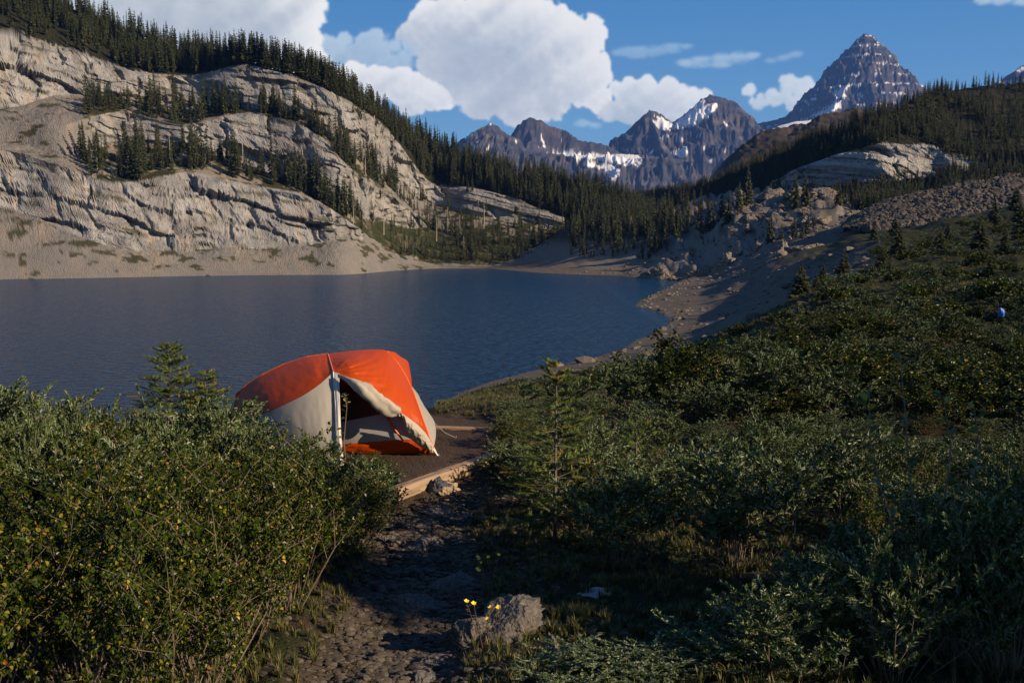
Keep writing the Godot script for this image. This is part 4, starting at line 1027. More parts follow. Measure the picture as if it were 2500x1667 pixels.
func build_tent() -> void:
	var t := thing("tent", TENT_BASE)
	tag(t, "orange and light grey dome tent with its door rolled open", "tent")
	var out := Vector3(0.1, 0.25, 1).normalized()
	var T := TENT
	var arc: Array = T.ridge_right + T.right_arc.slice(1)
	var a := part("fly_panel", cloth(arc, T.door_edge, 90, 40, out * 0.13, 0.018, 1.0, T.door_edge[0]), M.orange, t)
	a.set_meta("label", "bright orange fly panel over the open door")
	part("fly_panel", cloth(T.ridge_left, T.left_seam, 80, 36, out * 0.07, 0.010, 5.0, T.ridge_left[0]), M.orange, t)
	part("vestibule_panel", cloth(T.left_seam, T.left_ground, 80, 40, out * 0.04, 0.006, 9.0), M.grey, t).set_meta("label", "light grey vestibule panel below the orange fly")
	part("fly_panel", cloth(T.right_arc.slice(0, 4), T.rear_upper, 30, 14, Vector3(0.3, 0.6, 0) * 0.05, 0.006, 12.0), M.orange, t)
	part("rear_vestibule_panel", cloth(T.right_arc.slice(3), T.rear_lower, 30, 14, Vector3(0.6, 0.3, 0) * 0.05, 0.006, 15.0), M.grey, t)
	var back_top: Array = T.ridge_left.duplicate()
	back_top.reverse()
	part("rear_fly_panel", cloth(back_top + T.ridge_right.slice(1), T.rear_ground, 50, 20, Vector3(0, 0.3, -1) * 0.12, 0.01, 18.0), M.orange, t)
	part("end_panel", cloth([T.ridge_left[-1], T.ridge_left[-1] + Vector3(-0.01, -0.2, 0.1), T.left_seam[-1]], [T.rear_ground[0], (T.rear_ground[0] + T.left_ground[-1]) * 0.5, T.left_ground[-1]], 16, 16, Vector3(-1, 0.1, 0) * 0.06, 0.008, 20.0), M.grey, t)
	part("door_strip", cloth(T.zip_a, T.zip_b, 24, 5, out * 0.012, 0.004, 22.0), M.pale, t)
	part("zip", cord(T.zip_a, 0.008), M.pale, t)
	part("zip", cord(T.zip_b, 0.006), M.pale, t)
	part("seam", cord([T.ridge_left[0]] + [T.ridge_left[0].lerp(T.door_edge[0], 0.5) + out * 0.02, T.door_edge[0]], 0.009), M.orange_trim, t)
	part("seam", cord(T.right_arc, 0.009), M.orange_trim, t)
	part("seam", cord(T.ridge_left, 0.009), M.orange_trim, t)
	part("seam", cord(T.door_edge, 0.007), M.orange_trim, t)
	# the door, rolled up along the fly's edge, its end hanging loose
	var roll := part("rolled_door", rolled(T.roll), M.cream, t)
	roll.set_meta("label", "cream door flap rolled up under the fly edge")
	part("toggle", cord([T.roll[-1] + Vector3(-0.015, 0.04, 0), T.roll[-1] + Vector3(0, -0.05, 0.03)], 0.013), M.black, roll)
	var flap := part("door_flap", cloth(T.flap_top, T.flap_bottom, 50, 24, out * 0.06, 0.028, 31.0), M.cream, t)
	emblem(flap, T.emblem)
	# inner tent
	part("inner_wall", cloth(T.inner_top, T.tub_top, 40, 14, out * 0.02, 0.004, 41.0), M.inner_grey, t)
	part("floor_tub", cloth(T.tub_top, T.tub_bottom, 60, 12, out * 0.015, 0.016, 44.0), M.orange, t).set_meta("label", "orange waterproof floor tub of the inner tent")
	part("mesh_window", cloth(T.mesh_top, T.inner_top, 40, 16, out * 0.01, 0.003, 47.0), M.netting, t)
	part("inner_back_wall", cloth(T.inner_back_top, T.inner_back_bottom, 20, 8, Vector3(0, 0, 0.01), 0.01, 50.0), M.inner_grey, t)
	part("floor", cloth(T.tub_bottom, T.inner_back_bottom, 20, 8, Vector3(0, 0.01, 0), 0.004, 52.0), M.orange, t)
	part("sleeping_bag", cloth(T.bag_a, T.bag_b, 30, 10, Vector3(0, 0.16, 0.05), 0.02, 54.0), M.bag, t)
	part("strap", cord(T.strap, 0.011), M.red, t)
	part("strap", cord(T.strap_b, 0.004), M.black, t)
	var tagp := part("label_tag", BoxMesh.new(), M.black, t)
	tagp.scale = Vector3(0.032, 0.009, 0.002)
	tagp.position = T.label_at
	# pole foot and stake at the near corner
	part("pole_foot", cord(T.foot, 0.009), M.metal, t)
	part("corner_strap", cord([T.foot[0] + Vector3(-0.03, 0.02, 0.02), T.foot[-1] + Vector3(0, 0.01, 0.01)], 0.011), M.pale, t)
	part("stake", cord([T.foot[-1] + Vector3(0.012, 0.03, 0), T.foot[-1] + Vector3(-0.01, -0.1, 0)], 0.006), M.metal, t)
	part("guy_line", cord(T.guy, 0.003, 4), M.cream, t)
	part("stake", cord([T.guy[-1] + Vector3(0.01, 0.02, 0), T.guy[-1] + Vector3(-0.02, -0.1, 0)], 0.006), M.metal, t)

func rolled(pts: Array) -> ArrayMesh:
	var p := PackedVector3Array()
	var nu := 60
	var nv := 18
	for i in nu:
		var u := float(i) / (nu - 1)
		var o := curve_at(pts, u)
		var d := (curve_at(pts, minf(u + 0.02, 1)) - curve_at(pts, maxf(u - 0.02, 0))).normalized()
		var s := d.cross(Vector3(0, 0, 1)).normalized()
		var n := s.cross(d)
		var r := 0.012 + 0.055 * smoothstep(0.0, 0.45, u) * (1.0 - 0.45 * smoothstep(0.75, 1.0, u))
		for k in nv:
			var a := TAU * k / nv
			var rr := r * (1.0 + 0.35 * fb.get_noise_3d(u * 5.0 + a * 0.5, cos(a) * 1.5, sin(a) * 1.5) + 0.2 * sin(a * 3.0 + u * 9.0))
			p.append(o + s * cos(a) * rr * 1.15 + n * sin(a) * rr * 0.8)
	return grid_mesh(p, PackedColorArray(), nv, nu, false, true, true)

func emblem(parent: Node, at: Vector3) -> void:
	# a worn dark roundel printed on the flap
	var p := PackedVector3Array()
	var g := RandomNumberGenerator.new()
	g.seed = 5
	for k in 22:
		var a0 := TAU * k / 22
		var a1 := TAU * (k + 0.8) / 22
		var r0 := 0.034
		var r1 := 0.042
		p.append_array(PackedVector3Array([at + Vector3(cos(a0) * r0 * 0.7, sin(a0) * r0, 0), at + Vector3(cos(a0) * r1 * 0.7, sin(a0) * r1, 0), at + Vector3(cos(a1) * r1 * 0.7, sin(a1) * r1, 0)]))
	for k in 6:
		var o := at + Vector3(g.randf_range(-0.012, 0.012), g.randf_range(-0.02, 0.02), 0.001)
		p.append_array(PackedVector3Array([o, o + Vector3(0.014, 0.012, 0), o + Vector3(0.008, -0.02, 0)]))
	part("emblem", soup(p), M.print_dark, parent)

func timber(called: String, a: Vector3, b: Vector3, r: float, label: String) -> void:
	# a squared log lying on the ground, its arrises worn
	var o := part(called, timber_mesh((b - a).length(), r), M.log)
	o.position = a
	var d := (b - a).normalized()
	o.basis = Basis.looking_at(d, Vector3.UP) * Basis(Vector3.UP, PI / 2)
	tag(o, label, "log")

func timber_mesh(ln: float, r: float) -> ArrayMesh:
	var p := PackedVector3Array()
	var c := PackedColorArray()
	var nu := 120
	var nv := 32
	for i in nu:
		var u := float(i) / (nu - 1)
		for k in nv:
			var a := TAU * k / nv
			var ca := cos(a)
			var sa := sin(a)
			var sq := 1.0 / pow(pow(absf(ca), 5.0) + pow(absf(sa), 5.0), 0.2)
			var rr := r * sq * (0.95 + 0.06 * fb.get_noise_3d(u * 3.0, ca, sa) + 0.03 * fine.get_noise_3d(u * 2.0, ca * 4.0, sa * 4.0))
			var knot := 0.0
			for q: Vector2 in [Vector2(0.36, 1.1), Vector2(0.52, 2.0), Vector2(0.78, 1.0), Vector2(0.62, 0.4)]:
				knot = maxf(knot, 1.0 - Vector2((u - q.x) * ln / 0.045, (a - q.y) / 0.35).length())
			# drying cracks follow the grain
			var crack := smoothstep(0.32, 0.42, fb.get_noise_3d(u * 2.2, ca * 5.0 + 3.0, sa * 5.0))
			rr -= 0.012 * crack
			if i == 0 or i == nu - 1: rr *= 0.02
			var along := clampf((float(i) - 1.0) / (nu - 3), 0.0, 1.0)
			p.append(Vector3(along * ln, sa * rr, ca * rr))
			var grain := fine.get_noise_3d(u * 1.5, ca * 9.0, sa * 9.0 + 2.0)
			var col := Color(0.185, 0.128, 0.080).lerp(Color(0.27, 0.196, 0.132), clampf(0.5 + grain, 0, 1))
			col = col.lerp(Color(0.12, 0.07, 0.04), maxf(clampf(knot, 0, 1) * 0.7, crack * 0.75))
			c.append(col * (1.0 + 0.15 * fb.get_noise_3d(u * 6.0, ca, sa)))
	return grid_mesh(p, c, nv, nu, false, true, true)

# ------------------------------------------------------------------ the scene
const LEFT_OUT := Vector3(0.45, 0.1, 0.89)
const RIGHT_OUT := Vector3(-0.55, 0.1, 0.83)

func left_at(u: float, st: float) -> Array:
	return side_at(LEFT_SIDE, left_kind, 9, u, st, 11.0, LEFT_OUT, 0.78)

func right_at(u: float, st: float) -> Array:
	return side_at(RIGHT_HILL, right_kind, 5, u, st, 23.0, RIGHT_OUT, 1.0)

func spot(bearing: float, d: float, lift := 0.0) -> Vector3:
	return Vector3(bearing * d, ground_h(bearing * d, -d) + lift, -d)

func set_noises() -> void:
	rng.seed = 4242
	fb.seed = 5; fb.frequency = 1.0; fb.fractal_octaves = 4; fb.noise_type = FastNoiseLite.TYPE_SIMPLEX_SMOOTH
	fine.seed = 9; fine.frequency = 1.0; fine.fractal_octaves = 3; fine.noise_type = FastNoiseLite.TYPE_SIMPLEX_SMOOTH
	blocks.seed = 15; blocks.frequency = 1.0; blocks.noise_type = FastNoiseLite.TYPE_CELLULAR; blocks.cellular_return_type = FastNoiseLite.RETURN_CELL_VALUE; blocks.fractal_type = FastNoiseLite.FRACTAL_NONE
	joints.seed = 15; joints.frequency = 1.0; joints.noise_type = FastNoiseLite.TYPE_CELLULAR; joints.cellular_return_type = FastNoiseLite.RETURN_DISTANCE2_SUB; joints.fractal_type = FastNoiseLite.FRACTAL_NONE
	ridged.seed = 13; ridged.frequency = 1.0; ridged.fractal_octaves = 4; ridged.fractal_type = FastNoiseLite.FRACTAL_RIDGED

func _ready() -> void:
	set_noises()
	var cam := Camera3D.new()
	cam.name = "camera"
	cam.position = EYE
	cam.rotation_degrees.x = -6.326
	cam.fov = 37.85
	cam.near = 0.1
	cam.far = 14000.0
	cam.current = true
	add_child(cam)
	var env := Environment.new()
	env.background_mode = Environment.BG_SKY
	env.tonemap_mode = Environment.TONE_MAPPER_LINEAR
	env.tonemap_exposure = 1.85
	env.sdfgi_enabled = true
	env.ssao_enabled = true
	env.ssil_enabled = true
	env.fog_enabled = true
	env.fog_density = 0.00004
	env.fog_light_color = Color(0.42, 0.62, 0.98)
	var sky := Sky.new()
	var sm := PanoramaSkyMaterial.new()
	sm.panorama = ImageTexture.create_from_image(sky_image())
	sm.energy_multiplier = 0.54
	sky.sky_material = sm
	env.sky = sky
	var we := WorldEnvironment.new()
	we.name = "environment"
	we.environment = env
	add_child(we)
	var sun := DirectionalLight3D.new()
	sun.name = "sun"
	sun.light_energy = 1.6
	sun.light_color = Color(1.0, 0.895, 0.755)
	sun.light_angular_distance = 0.5
	sun.shadow_enabled = true
	var az := deg_to_rad(62.0)
	var el := deg_to_rad(25.0)
	var to_sun := Vector3(cos(el) * sin(az), sin(el), cos(el) * cos(az))
	sun.look_at_from_position(Vector3.ZERO, -to_sun, Vector3.UP)
	add_child(sun)
	materials()
	setting()
	make_tree_kit()
	far_trees()
	middle_distance()
	camp()
	foreground()

func materials() -> void:
	var speck := noise_tex(512, 0.05, 5, 3, FastNoiseLite.TYPE_SIMPLEX_SMOOTH, grey_ramp(0.72, 1.0))
	var lumps := noise_tex(512, 0.03, 5, 4)
	surf(mat("cliff", Color.WHITE, 0.92, true, 0.3), speck, 0.11, lumps, 60.0)
	surf(mat("far_rock", Color.WHITE, 0.95, true, 0.2), speck, 0.012, lumps, 300.0)
	surf(mat("ground", Color.WHITE, 0.95, true, 0.25), speck, 1.9, lumps, 1.2)
	surf(mat("stone", lin(0.17, 0.155, 0.138), 0.9, false, 0.3), noise_tex(512, 0.04, 5, 8, FastNoiseLite.TYPE_SIMPLEX_SMOOTH, grey_ramp(0.45, 1.0)), 1.7, lumps, 2.5)
	surf(mat("lit_stone", lin(0.357, 0.264, 0.162), 0.9, false, 0.3), speck, 2.3, lumps, 2.0)  # sunlit side of the rock by the log, light put into the colour
	surf(mat("shaded_stone", lin(0.080, 0.084, 0.092), 0.85, false, 0.3), speck, 2.3, lumps, 2.0)  # shaded side of the same rock, shade put into the colour
	surf(mat("outcrop", lin(0.320, 0.276, 0.228), 0.95, false, 0.2), noise_tex(512, 0.02, 5, 18, FastNoiseLite.TYPE_SIMPLEX_SMOOTH, grey_ramp(0.5, 1.0)), 0.12, lumps, 70.0)
	surf(mat("pebble", Color.WHITE, 0.9, true, 0.3), speck, 6.0)
	surf(mat("pale_stone", lin(0.36, 0.35, 0.34), 0.8, false, 0.3), speck, 2.3, lumps, 1.0)
	mat("snow", lin(0.82, 0.84, 0.88), 0.8)
	var water := mat("water", lin(0.003, 0.025, 0.068), 0.15, false, 0.17)
	surf(water, null, 0.03)
	var waves := FastNoiseLite.new()
	waves.seed = 21
	waves.frequency = 0.022
	waves.fractal_octaves = 4
	waves.fractal_gain = 0.46
	var wim := waves.get_seamless_image(1024, 1024)
	wim.bump_map_to_normal_map(16.0)
	water.normal_enabled = true
	water.normal_texture = ImageTexture.create_from_image(wim)
	water.normal_scale = 1.0
	water.uv1_scale = Vector3(0.022, 0.03, 0.036)
	mat("needles", Color.WHITE, 0.65, true, 0.35)
	mat("bark", lin(0.096, 0.076, 0.060), 0.95)
	mat("twig", lin(0.12, 0.088, 0.066), 0.8)
	mat("red_twig", lin(0.16, 0.065, 0.04), 0.6)
	var wl := mat("willow_leaf", Color.WHITE, 0.42, true, 0.32)
	wl.backlight_enabled = true
	wl.backlight = Color(0.4, 0.42, 0.2)
	var bl := mat("birch_leaf", Color.WHITE, 0.36, true, 0.3)
	bl.backlight_enabled = true
	bl.backlight = Color(0.5, 0.5, 0.12)
	var gl := mat("grass", Color.WHITE, 0.6, true, 0.4)
	gl.backlight_enabled = true
	gl.backlight = Color(0.4, 0.4, 0.15)
	var weave := noise_tex(256, 0.2, 2, 30, FastNoiseLite.TYPE_SIMPLEX_SMOOTH, grey_ramp(0.9, 1.0))
	for q in [["orange", lin(0.40, 0.050, 0.0015), Color(0.5, 0.14, 0.01), 0.5], ["grey", lin(0.29, 0.27, 0.235), Color(0.3, 0.28, 0.24), 0.6], ["cream", lin(0.344, 0.312, 0.254), Color(0.3, 0.28, 0.22), 0.6], ["inner_grey", lin(0.306, 0.297, 0.276), Color(0.4, 0.38, 0.34), 0.6]]:
		var m := mat(q[0], q[1], q[3], false, 0.3)
		m.backlight_enabled = true
		m.backlight = q[2]
		m.uv1_triplanar = true
		m.uv1_scale = Vector3.ONE * 5.0
		m.albedo_texture = weave
	mat("orange_trim", lin(0.52, 0.095, 0.015), 0.5)
	mat("pale", lin(0.42, 0.40, 0.36), 0.6)
	mat("bag", lin(0.10, 0.085, 0.09), 0.8)
	mat("red", lin(0.5, 0.05, 0.02), 0.6)
	mat("black", lin(0.015, 0.015, 0.016), 0.5)
	mat("print_dark", lin(0.03, 0.03, 0.03), 0.7)
	mat("metal", lin(0.45, 0.45, 0.46), 0.35).metallic = 0.8
	var net := mat("netting", Color(0.035, 0.03, 0.03, 0.62), 0.8)
	net.transparency = BaseMaterial3D.TRANSPARENCY_ALPHA
	mat("log", Color.WHITE, 0.75, true, 0.35)
	var bag := mat("blue_cloth", lin(0.016, 0.104, 0.440), 0.5)
	bag.backlight_enabled = true
	bag.backlight = Color(0.02, 0.08, 0.2)
	mat("yellow_petal", lin(0.75, 0.5, 0.02), 0.6)
	mat("flower_leaf", lin(0.07, 0.09, 0.035), 0.55)
	mat("dry_wood", lin(0.30, 0.25, 0.2), 0.9)

func setting() -> void:
	structure("ground", ground_mesh(), M.ground)
	var lake := PlaneMesh.new()
	lake.size = Vector2(900, 420)
	lake.subdivide_width = 2
	lake.subdivide_depth = 2
	structure("lake", lake, M.water).position = Vector3(-180, 0, -230)
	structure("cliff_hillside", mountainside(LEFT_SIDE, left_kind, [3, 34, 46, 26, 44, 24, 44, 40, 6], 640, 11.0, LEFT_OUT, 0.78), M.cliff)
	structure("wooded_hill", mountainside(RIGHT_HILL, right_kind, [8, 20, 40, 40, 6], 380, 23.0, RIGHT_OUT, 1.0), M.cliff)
	structure("bare_ridge", rough_net(BARE_RIDGE, 130, 40, 6.0, 0.02, Color(0.085, 0.066, 0.053), Color(0.05, 0.042, 0.033)), M.cliff)
	structure("moraine", rough_net(MORAINE, 300, 90, 1.6, 0.12, Color(0.105, 0.09, 0.078), Color(0.075, 0.064, 0.055)), M.cliff)
	structure("snow_saddle", rough_net(SADDLE, 80, 24, 6.0, 0.01, Color(0.82, 0.84, 0.88), Color(0.78, 0.8, 0.85)), M.far_rock)
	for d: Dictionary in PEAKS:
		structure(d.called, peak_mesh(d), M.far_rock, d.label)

func rough_net(net: Array, nu: int, nv: int, amp: float, freq: float, a: Color, b: Color) -> ArrayMesh:
	var p := PackedVector3Array()
	var c := PackedColorArray()
	for j in nv:
		for i in nu:
			var q := net_at(net, float(i) / (nu - 1) * (net.size() - 1), float(j) / (nv - 1) * (net[0].size() - 1))
			q.y += fb.get_noise_2d(q.x * freq, q.z * freq) * amp + fine.get_noise_2d(q.x * freq * 6.0, q.z * freq * 6.0) * amp * 0.4
			p.append(q)
			var n := fine.get_noise_2d(q.x * freq * 5.0, q.z * freq * 5.0)
			c.append(a.lerp(b, clampf(0.5 + fb.get_noise_2d(q.x * freq * 2.0 + 9.0, q.z * freq * 2.0) * 1.5, 0, 1)) * (1.0 + 0.25 * n))
	return grid_mesh(p, c, nu, nv, true)

func far_trees() -> void:
	var mass := []
	var hill := []
	# the skyline wood on the cliff side
	for k in 3400:
		var u := pow(rng.randf(), 0.8) * 15.2
		var s := left_at(u, rng.randf_range(6.9, 8.25))
		if s[1] == "wood" or rng.randf() < 0.04: mass.append([s[0], lerpf(4.0, 14.0, pow(rng.randf(), 0.9))])
	# the ledges: first the trees that can be told apart
	var low := 0
	var mid := 0
	while low < 125:
		var u := rng.randf_range(2.85, 8.9)
		var s := left_at(u, rng.randf_range(2.95, 4.0))
		if s[1] != "ledge" and not (s[1] == "scree" and u < 3.7 and u > 3.1): continue
		if fb.get_noise_2d(u * 1.7, 3.0) < -0.22: continue
		var th := lerpf(5.0, 16.5, pow(rng.randf(), 0.75))
		var near_what := "beside the pale scree fan" if u < 3.7 else ("along the cliff edge" if u < 6.4 else "on its descending end")
		tree(s[0], th, "%s dark conifer on the lower cliff ledge, %s" % ["tall slender" if th > 12.0 else ("short" if th < 8.0 else "middling"), near_what], "conifers on the lower ledge")
		low += 1
	while mid < 95:
		var u := rng.randf_range(3.2, 9.8)
		var s := left_at(u, rng.randf_range(4.9, 6.1))
		if s[1] != "ledge": continue
		if fb.get_noise_2d(u * 1.9, 13.0) < -0.2: continue
		var th := lerpf(4.5, 15.0, pow(rng.randf(), 0.8))
		var near_what := "above the scree fan" if u < 4.4 else ("below the skyline wood" if u < 6.6 else "between diagonal pale slabs")
		tree(s[0], th, "%s dark conifer on the upper cliff ledge, %s" % ["tall slender" if th > 11.0 else ("short" if th < 7.5 else "middling"), near_what], "conifers on the upper ledge")
		mid += 1
	for k in 420:
		var u := rng.randf_range(2.9, 9.6)
		var s := left_at(u, rng.randf_range(2.9, 6.2))
		if s[1] == "ledge": mass.append([s[0], rng.randf_range(4.0, 11.0)])
	var snag := snag_mesh()
	var dead := 0
	while dead < 16:
		var s := left_at(rng.randf_range(3.2, 11.5), rng.randf_range(3.0, 7.6))
		if s[1] == "cliff" or s[1] == "scree": continue
		var o := part("dead_tree", snag, M.dry_wood)
		o.position = s[0]
		o.scale = Vector3.ONE * rng.randf_range(8.0, 14.0)
		tag(o, "bare grey dead trunk among the dark conifers of the cliff side", "tree", "dead trunks on the cliff side")
		dead += 1
	# the foot of the valley
	for k in 900:
		var u := rng.randf_range(9.0, 15.5)
		var s := left_at(u, rng.randf_range(2.6, 6.2))
		if s[1] != "cliff": mass.append([s[0], lerpf(1.2, 9.0, pow(rng.randf(), 1.6))])
	wood("spruce_wood", "dense dark conifer wood along the ridge above the pale cliffs", mass)
	for k in 8500:
		var u := pow(rng.randf(), 1.0) * 12.6
		var st := rng.randf_range(0.2, 4.15)
		var s := right_at(u, st)
		if s[1] == "cliff" and rng.randf() < 0.985: continue
		if u > 5.0 and st > 1.4 and st < 2.2 and rng.randf() < 0.5: continue
		hill.append([s[0], rng.randf_range(3.2, 7.0)])
	wood("hillside_wood", "shadowed conifer forest covering the hill right of the valley", hill)
	var ridge := []
	for k in 60:
		var q := net_at(BARE_RIDGE, rng.randf_range(0, 10), rng.randf_range(0.2, 0.7))
		ridge.append([q, rng.randf_range(5.0, 9.0)])
	wood("ridge_wood", "few scattered conifers on the bare brown ridge", ridge)

func knoll_tree(px: float, d: float, h: float) -> void:
	tree(spot((px - 1250.0) / 2431.0, d, -0.2), h, "conifer standing alone among pale rocks on the sunlit knoll", "conifers on the rocky knoll", true, 0.8)

func middle_distance() -> void:
	# wood on the low rise beyond the lake
	var mass := []
	for k in 700:
		var px := rng.randf_range(1390.0, 1730.0)
		var d := rng.randf_range(346.0, 430.0)
		var q := spot((px - 1250.0) / 2431.0, d)
		if q.y < 5.0 or (px > 1640.0 and rng.randf() < 0.6): continue
		mass.append([q, rng.randf_range(2.5, 7.5) if rng.randf() < 0.8 else rng.randf_range(8.0, 12.0)])
	for k in 150:
		var px := rng.randf_range(1700.0, 2080.0)
		var d := rng.randf_range(300.0, 400.0)
		mass.append([spot((px - 1250.0) / 2431.0, d), rng.randf_range(1.2, 4.0)])
	wood("low_wood", "young conifer wood on the low rise beyond the lake", mass)
	for q in [[1775, 335, 12.5], [1735, 345, 11.0], [1705, 350, 9.5], [1758, 352, 11.5], [1820, 348, 13.0], [1800, 344, 10.5], [1935, 318, 12.0], [1960, 322, 10.5], [2041, 312, 9.5], [1878, 296, 9.5], [1935, 284, 7.0], [1968, 283, 6.5], [1955, 280, 4.5], [1985, 290, 4.0], [1905, 292, 5.0], [1620, 365, 12.5], [1575, 372, 10.5], [1510, 380, 9.5], [1468, 384, 11.0], [1655, 362, 9.0]]:
		knoll_tree(q[0], q[1], q[2])
	# outcrops on the knoll and by the water: bearing, depth, size
	var k := 0
	for q in [[1728, 300, 7.5, 6.5, 5.0, "jagged pale outcrop with twin points above the beach"], [1765, 296, 6.0, 8.0, 5.5, "tall rounded pale outcrop beside the twin pointed one"], [1600, 318, 8.5, 6.2, 6.0, "big pale boulder with a steep face standing at the waterline"], [1640, 309, 3.2, 2.2, 2.6, "low brown boulder at the tip of the lake"], [1915, 232, 3.6, 6.0, 3.4, "upright pinnacle of rock on the bare slope"], [1895, 230, 3.4, 3.6, 3.0, "blocky rock below the upright pinnacle"], [1990, 222, 4.0, 3.2, 3.2, "dark squat rock on the mound of the bare slope"], [1960, 220, 7.0, 3.0, 6.0, "grey mound of rubble on the bare slope"], [1800, 372, 4.2, 5.0, 4.0, "square pale block on the skyline of the knoll"], [1840, 330, 6.5, 4.0, 4.5, "cracked pale slabs below the knoll trees"], [1815, 322, 3.6, 5.5, 3.2, "pointed pale rock tooth beside the cracked slabs"], [2085, 300, 7.5, 4.5, 6.0, "dark rounded hump of rock at the right foot of the knoll"], [1940, 340, 9.0, 5.0, 6.0, "broad pale bluff high on the knoll"], [2010, 330, 10.0, 7.0, 7.0, "shattered pale buttress at the right end of the knoll"], [1880, 350, 8.0, 5.0, 6.0, "pale ledge of rock near the knoll crest"], [2070, 318, 5.0, 5.5, 4.0, "leaning slab on the right shoulder of the knoll"], [2145, 292, 3.0, 4.0, 3.0, "small dark horn of rock beside the moraine"], [2120, 294, 2.0, 3.2, 2.0, "thin spike of rock below the knoll"], [1960, 300, 5.0, 2.6, 4.0, "flat pale rock below the knoll trees"], [1850, 300, 4.0, 2.4, 3.0, "low pale rock in the knoll grass"], [2000, 296, 6.0, 2.6, 5.0, "long low pale rock in front of the buttress"], [1685, 335, 3.0, 2.0, 2.4, "small pale rock among the young conifers"]]:
		var at := spot((q[0] - 1250.0) / 2431.0, q[1], -0.12 * q[3])
		var o := stone("outcrop", at, Vector3(q[2] * 0.62, q[3] * 0.62, q[4] * 0.62), 900 + k, M.outcrop, q[5], "", k * 1.1, 0.36, 34, 24)
		tag(o, q[5], "outcrop")
		k += 1
	# rubble strewn over beach, knoll and moraine
	var pts := []
	var cols := []
	for i in 4200:
		var px := rng.randf_range(1300.0, 2300.0)
		var d := 60.0 + 290.0 * pow(rng.randf(), 0.7)
		var b := (px - 1250.0) / 2431.0
		if b * d < 0.0: continue
		var s := shore_dist(b * d, -d)
		if s < 0.4 or (d < 250.0 and s > 30.0): continue
		if fb.get_noise_2d(b * d * 0.08, d * 0.06) < 0.02 and s > 3.0 and d < 285.0: continue
		var z := rng.randf_range(0.12, 0.4) * (1.0 if rng.randf() < 0.93 else 2.4) * (1.3 if d > 280.0 else 1.0)
		pts.append(Transform3D(Basis.from_euler(Vector3(rng.randf() * 6, rng.randf() * 6, rng.randf() * 6)).scaled(Vector3(z * 1.3, z * 0.7, z)), spot(b, d, z * 0.1)))
		var v := rng.randf_range(0.1, 0.22)
		cols.append(Color(v, v * 0.88, v * 0.74))
	for i in 2200:
		var q := net_at(MORAINE, rng.randf_range(0, 6), rng.randf_range(0.1, 1.0))
		var z := rng.randf_range(0.15, 0.5)
		pts.append(Transform3D(Basis.from_euler(Vector3(rng.randf() * 6, rng.randf() * 6, rng.randf() * 6)).scaled(Vector3(z * 1.3, z * 0.8, z)), q + Vector3(0, 0.2, 0)))
		var v := rng.randf_range(0.06, 0.14)
		cols.append(Color(v, v * 0.9, v * 0.8))
	scatter("beach_rubble", "loose pale stones strewn over the beach, knoll and moraine", "stones", stone_mesh(Vector3.ONE, 77, 0.3, 5, 8, 6), M.pebble, pts, cols)
	# bushes on the bank between the camp and the beach
	for v in 4:
		var kit := shrub_kit("willow", 1.0, 0.8, 9, 1500, 0.12, 500 + v)
		kits.get_or_add("bank_willow", []).append([null, kit[1]])
		kit = shrub_kit("birch", 1.0, 0.85, 9, 1300, 0.1, 600 + v)
		kits.get_or_add("bank_birch", []).append([null, kit[1]])
		kit = shrub_kit("willow", 1.0, 0.75, 14, 5200, 0.06, 520 + v)
		kits.get_or_add("slope_willow", []).append(kit)
		kit = shrub_kit("birch", 1.0, 0.75, 14, 4800, 0.04, 620 + v)
		kits.get_or_add("slope_birch", []).append(kit)
	M["bank_willow_leaf"] = M.willow_leaf
	M["bank_birch_leaf"] = M.birch_leaf
	M["slope_willow_leaf"] = M.willow_leaf
	M["slope_birch_leaf"] = M.birch_leaf
	var n := 0
	var tries := 0
	while n < 430 and tries < 9000:
		tries += 1
		var d := 12.5 + 140.0 * pow(rng.randf(), 1.35)
		var px := rng.randf_range(1120.0, 2620.0)
		var b := (px - 1250.0) / 2431.0
		var s := shore_dist(b * d, -d) if d > 45.0 else 40.0
		var h := ground_h(b * d, -d)
		var edge := 30.0 if d > 80.0 else 20.0
		if s < edge: continue
		if d < 60.0 and px < 1500.0 and rng.randf() < 0.75: continue
		if px < 1250.0 and d < 30.0: continue
		if d > 95.0 and h < 7.5: continue
		if absf(px - 2449.0) < 60.0 and d > 34.0 and d < 46.0: continue
		if px < 1950.0 and d > 16.0 and fb.get_noise_2d(b * d * 0.09, d * 0.05 + 3.0) < 0.0: continue
		var sz := rng.randf_range(0.7, 1.7) * (0.75 if d < 30.0 else 1.0)
		var kind := "bank_willow" if rng.randf() < 0.6 else "bank_birch"
		var where_ := "on the slope just beyond the tent pad and thicket" if d < 30.0 else ("at the edge of the bare beach" if s < edge + 9.0 and d > 45.0 else ("beside the small spruces of the bank" if px > 1930.0 and d > 75.0 else ("near the blue bag" if px > 2250.0 and d > 34.0 and d < 60.0 else "in the middle of the grassy bank")))
		shrub(kind.replace("bank", "slope") if d < 48.0 else kind, spot(b, d, -0.05), sz, sz * rng.randf_range(0.5, 0.85), "%s %s" % [("broad grey green willow bush" if sz > 1.15 else "small grey green willow bush") if kind == "bank_willow" else ("broad olive birch bush" if sz > 1.15 else "small olive birch bush"), where_], "willow bushes on the bank" if kind == "bank_willow" else "birch bushes on the bank", "willow_bush" if kind == "bank_willow" else "birch_bush")
		n += 1
	# low growth between them
	var low := []
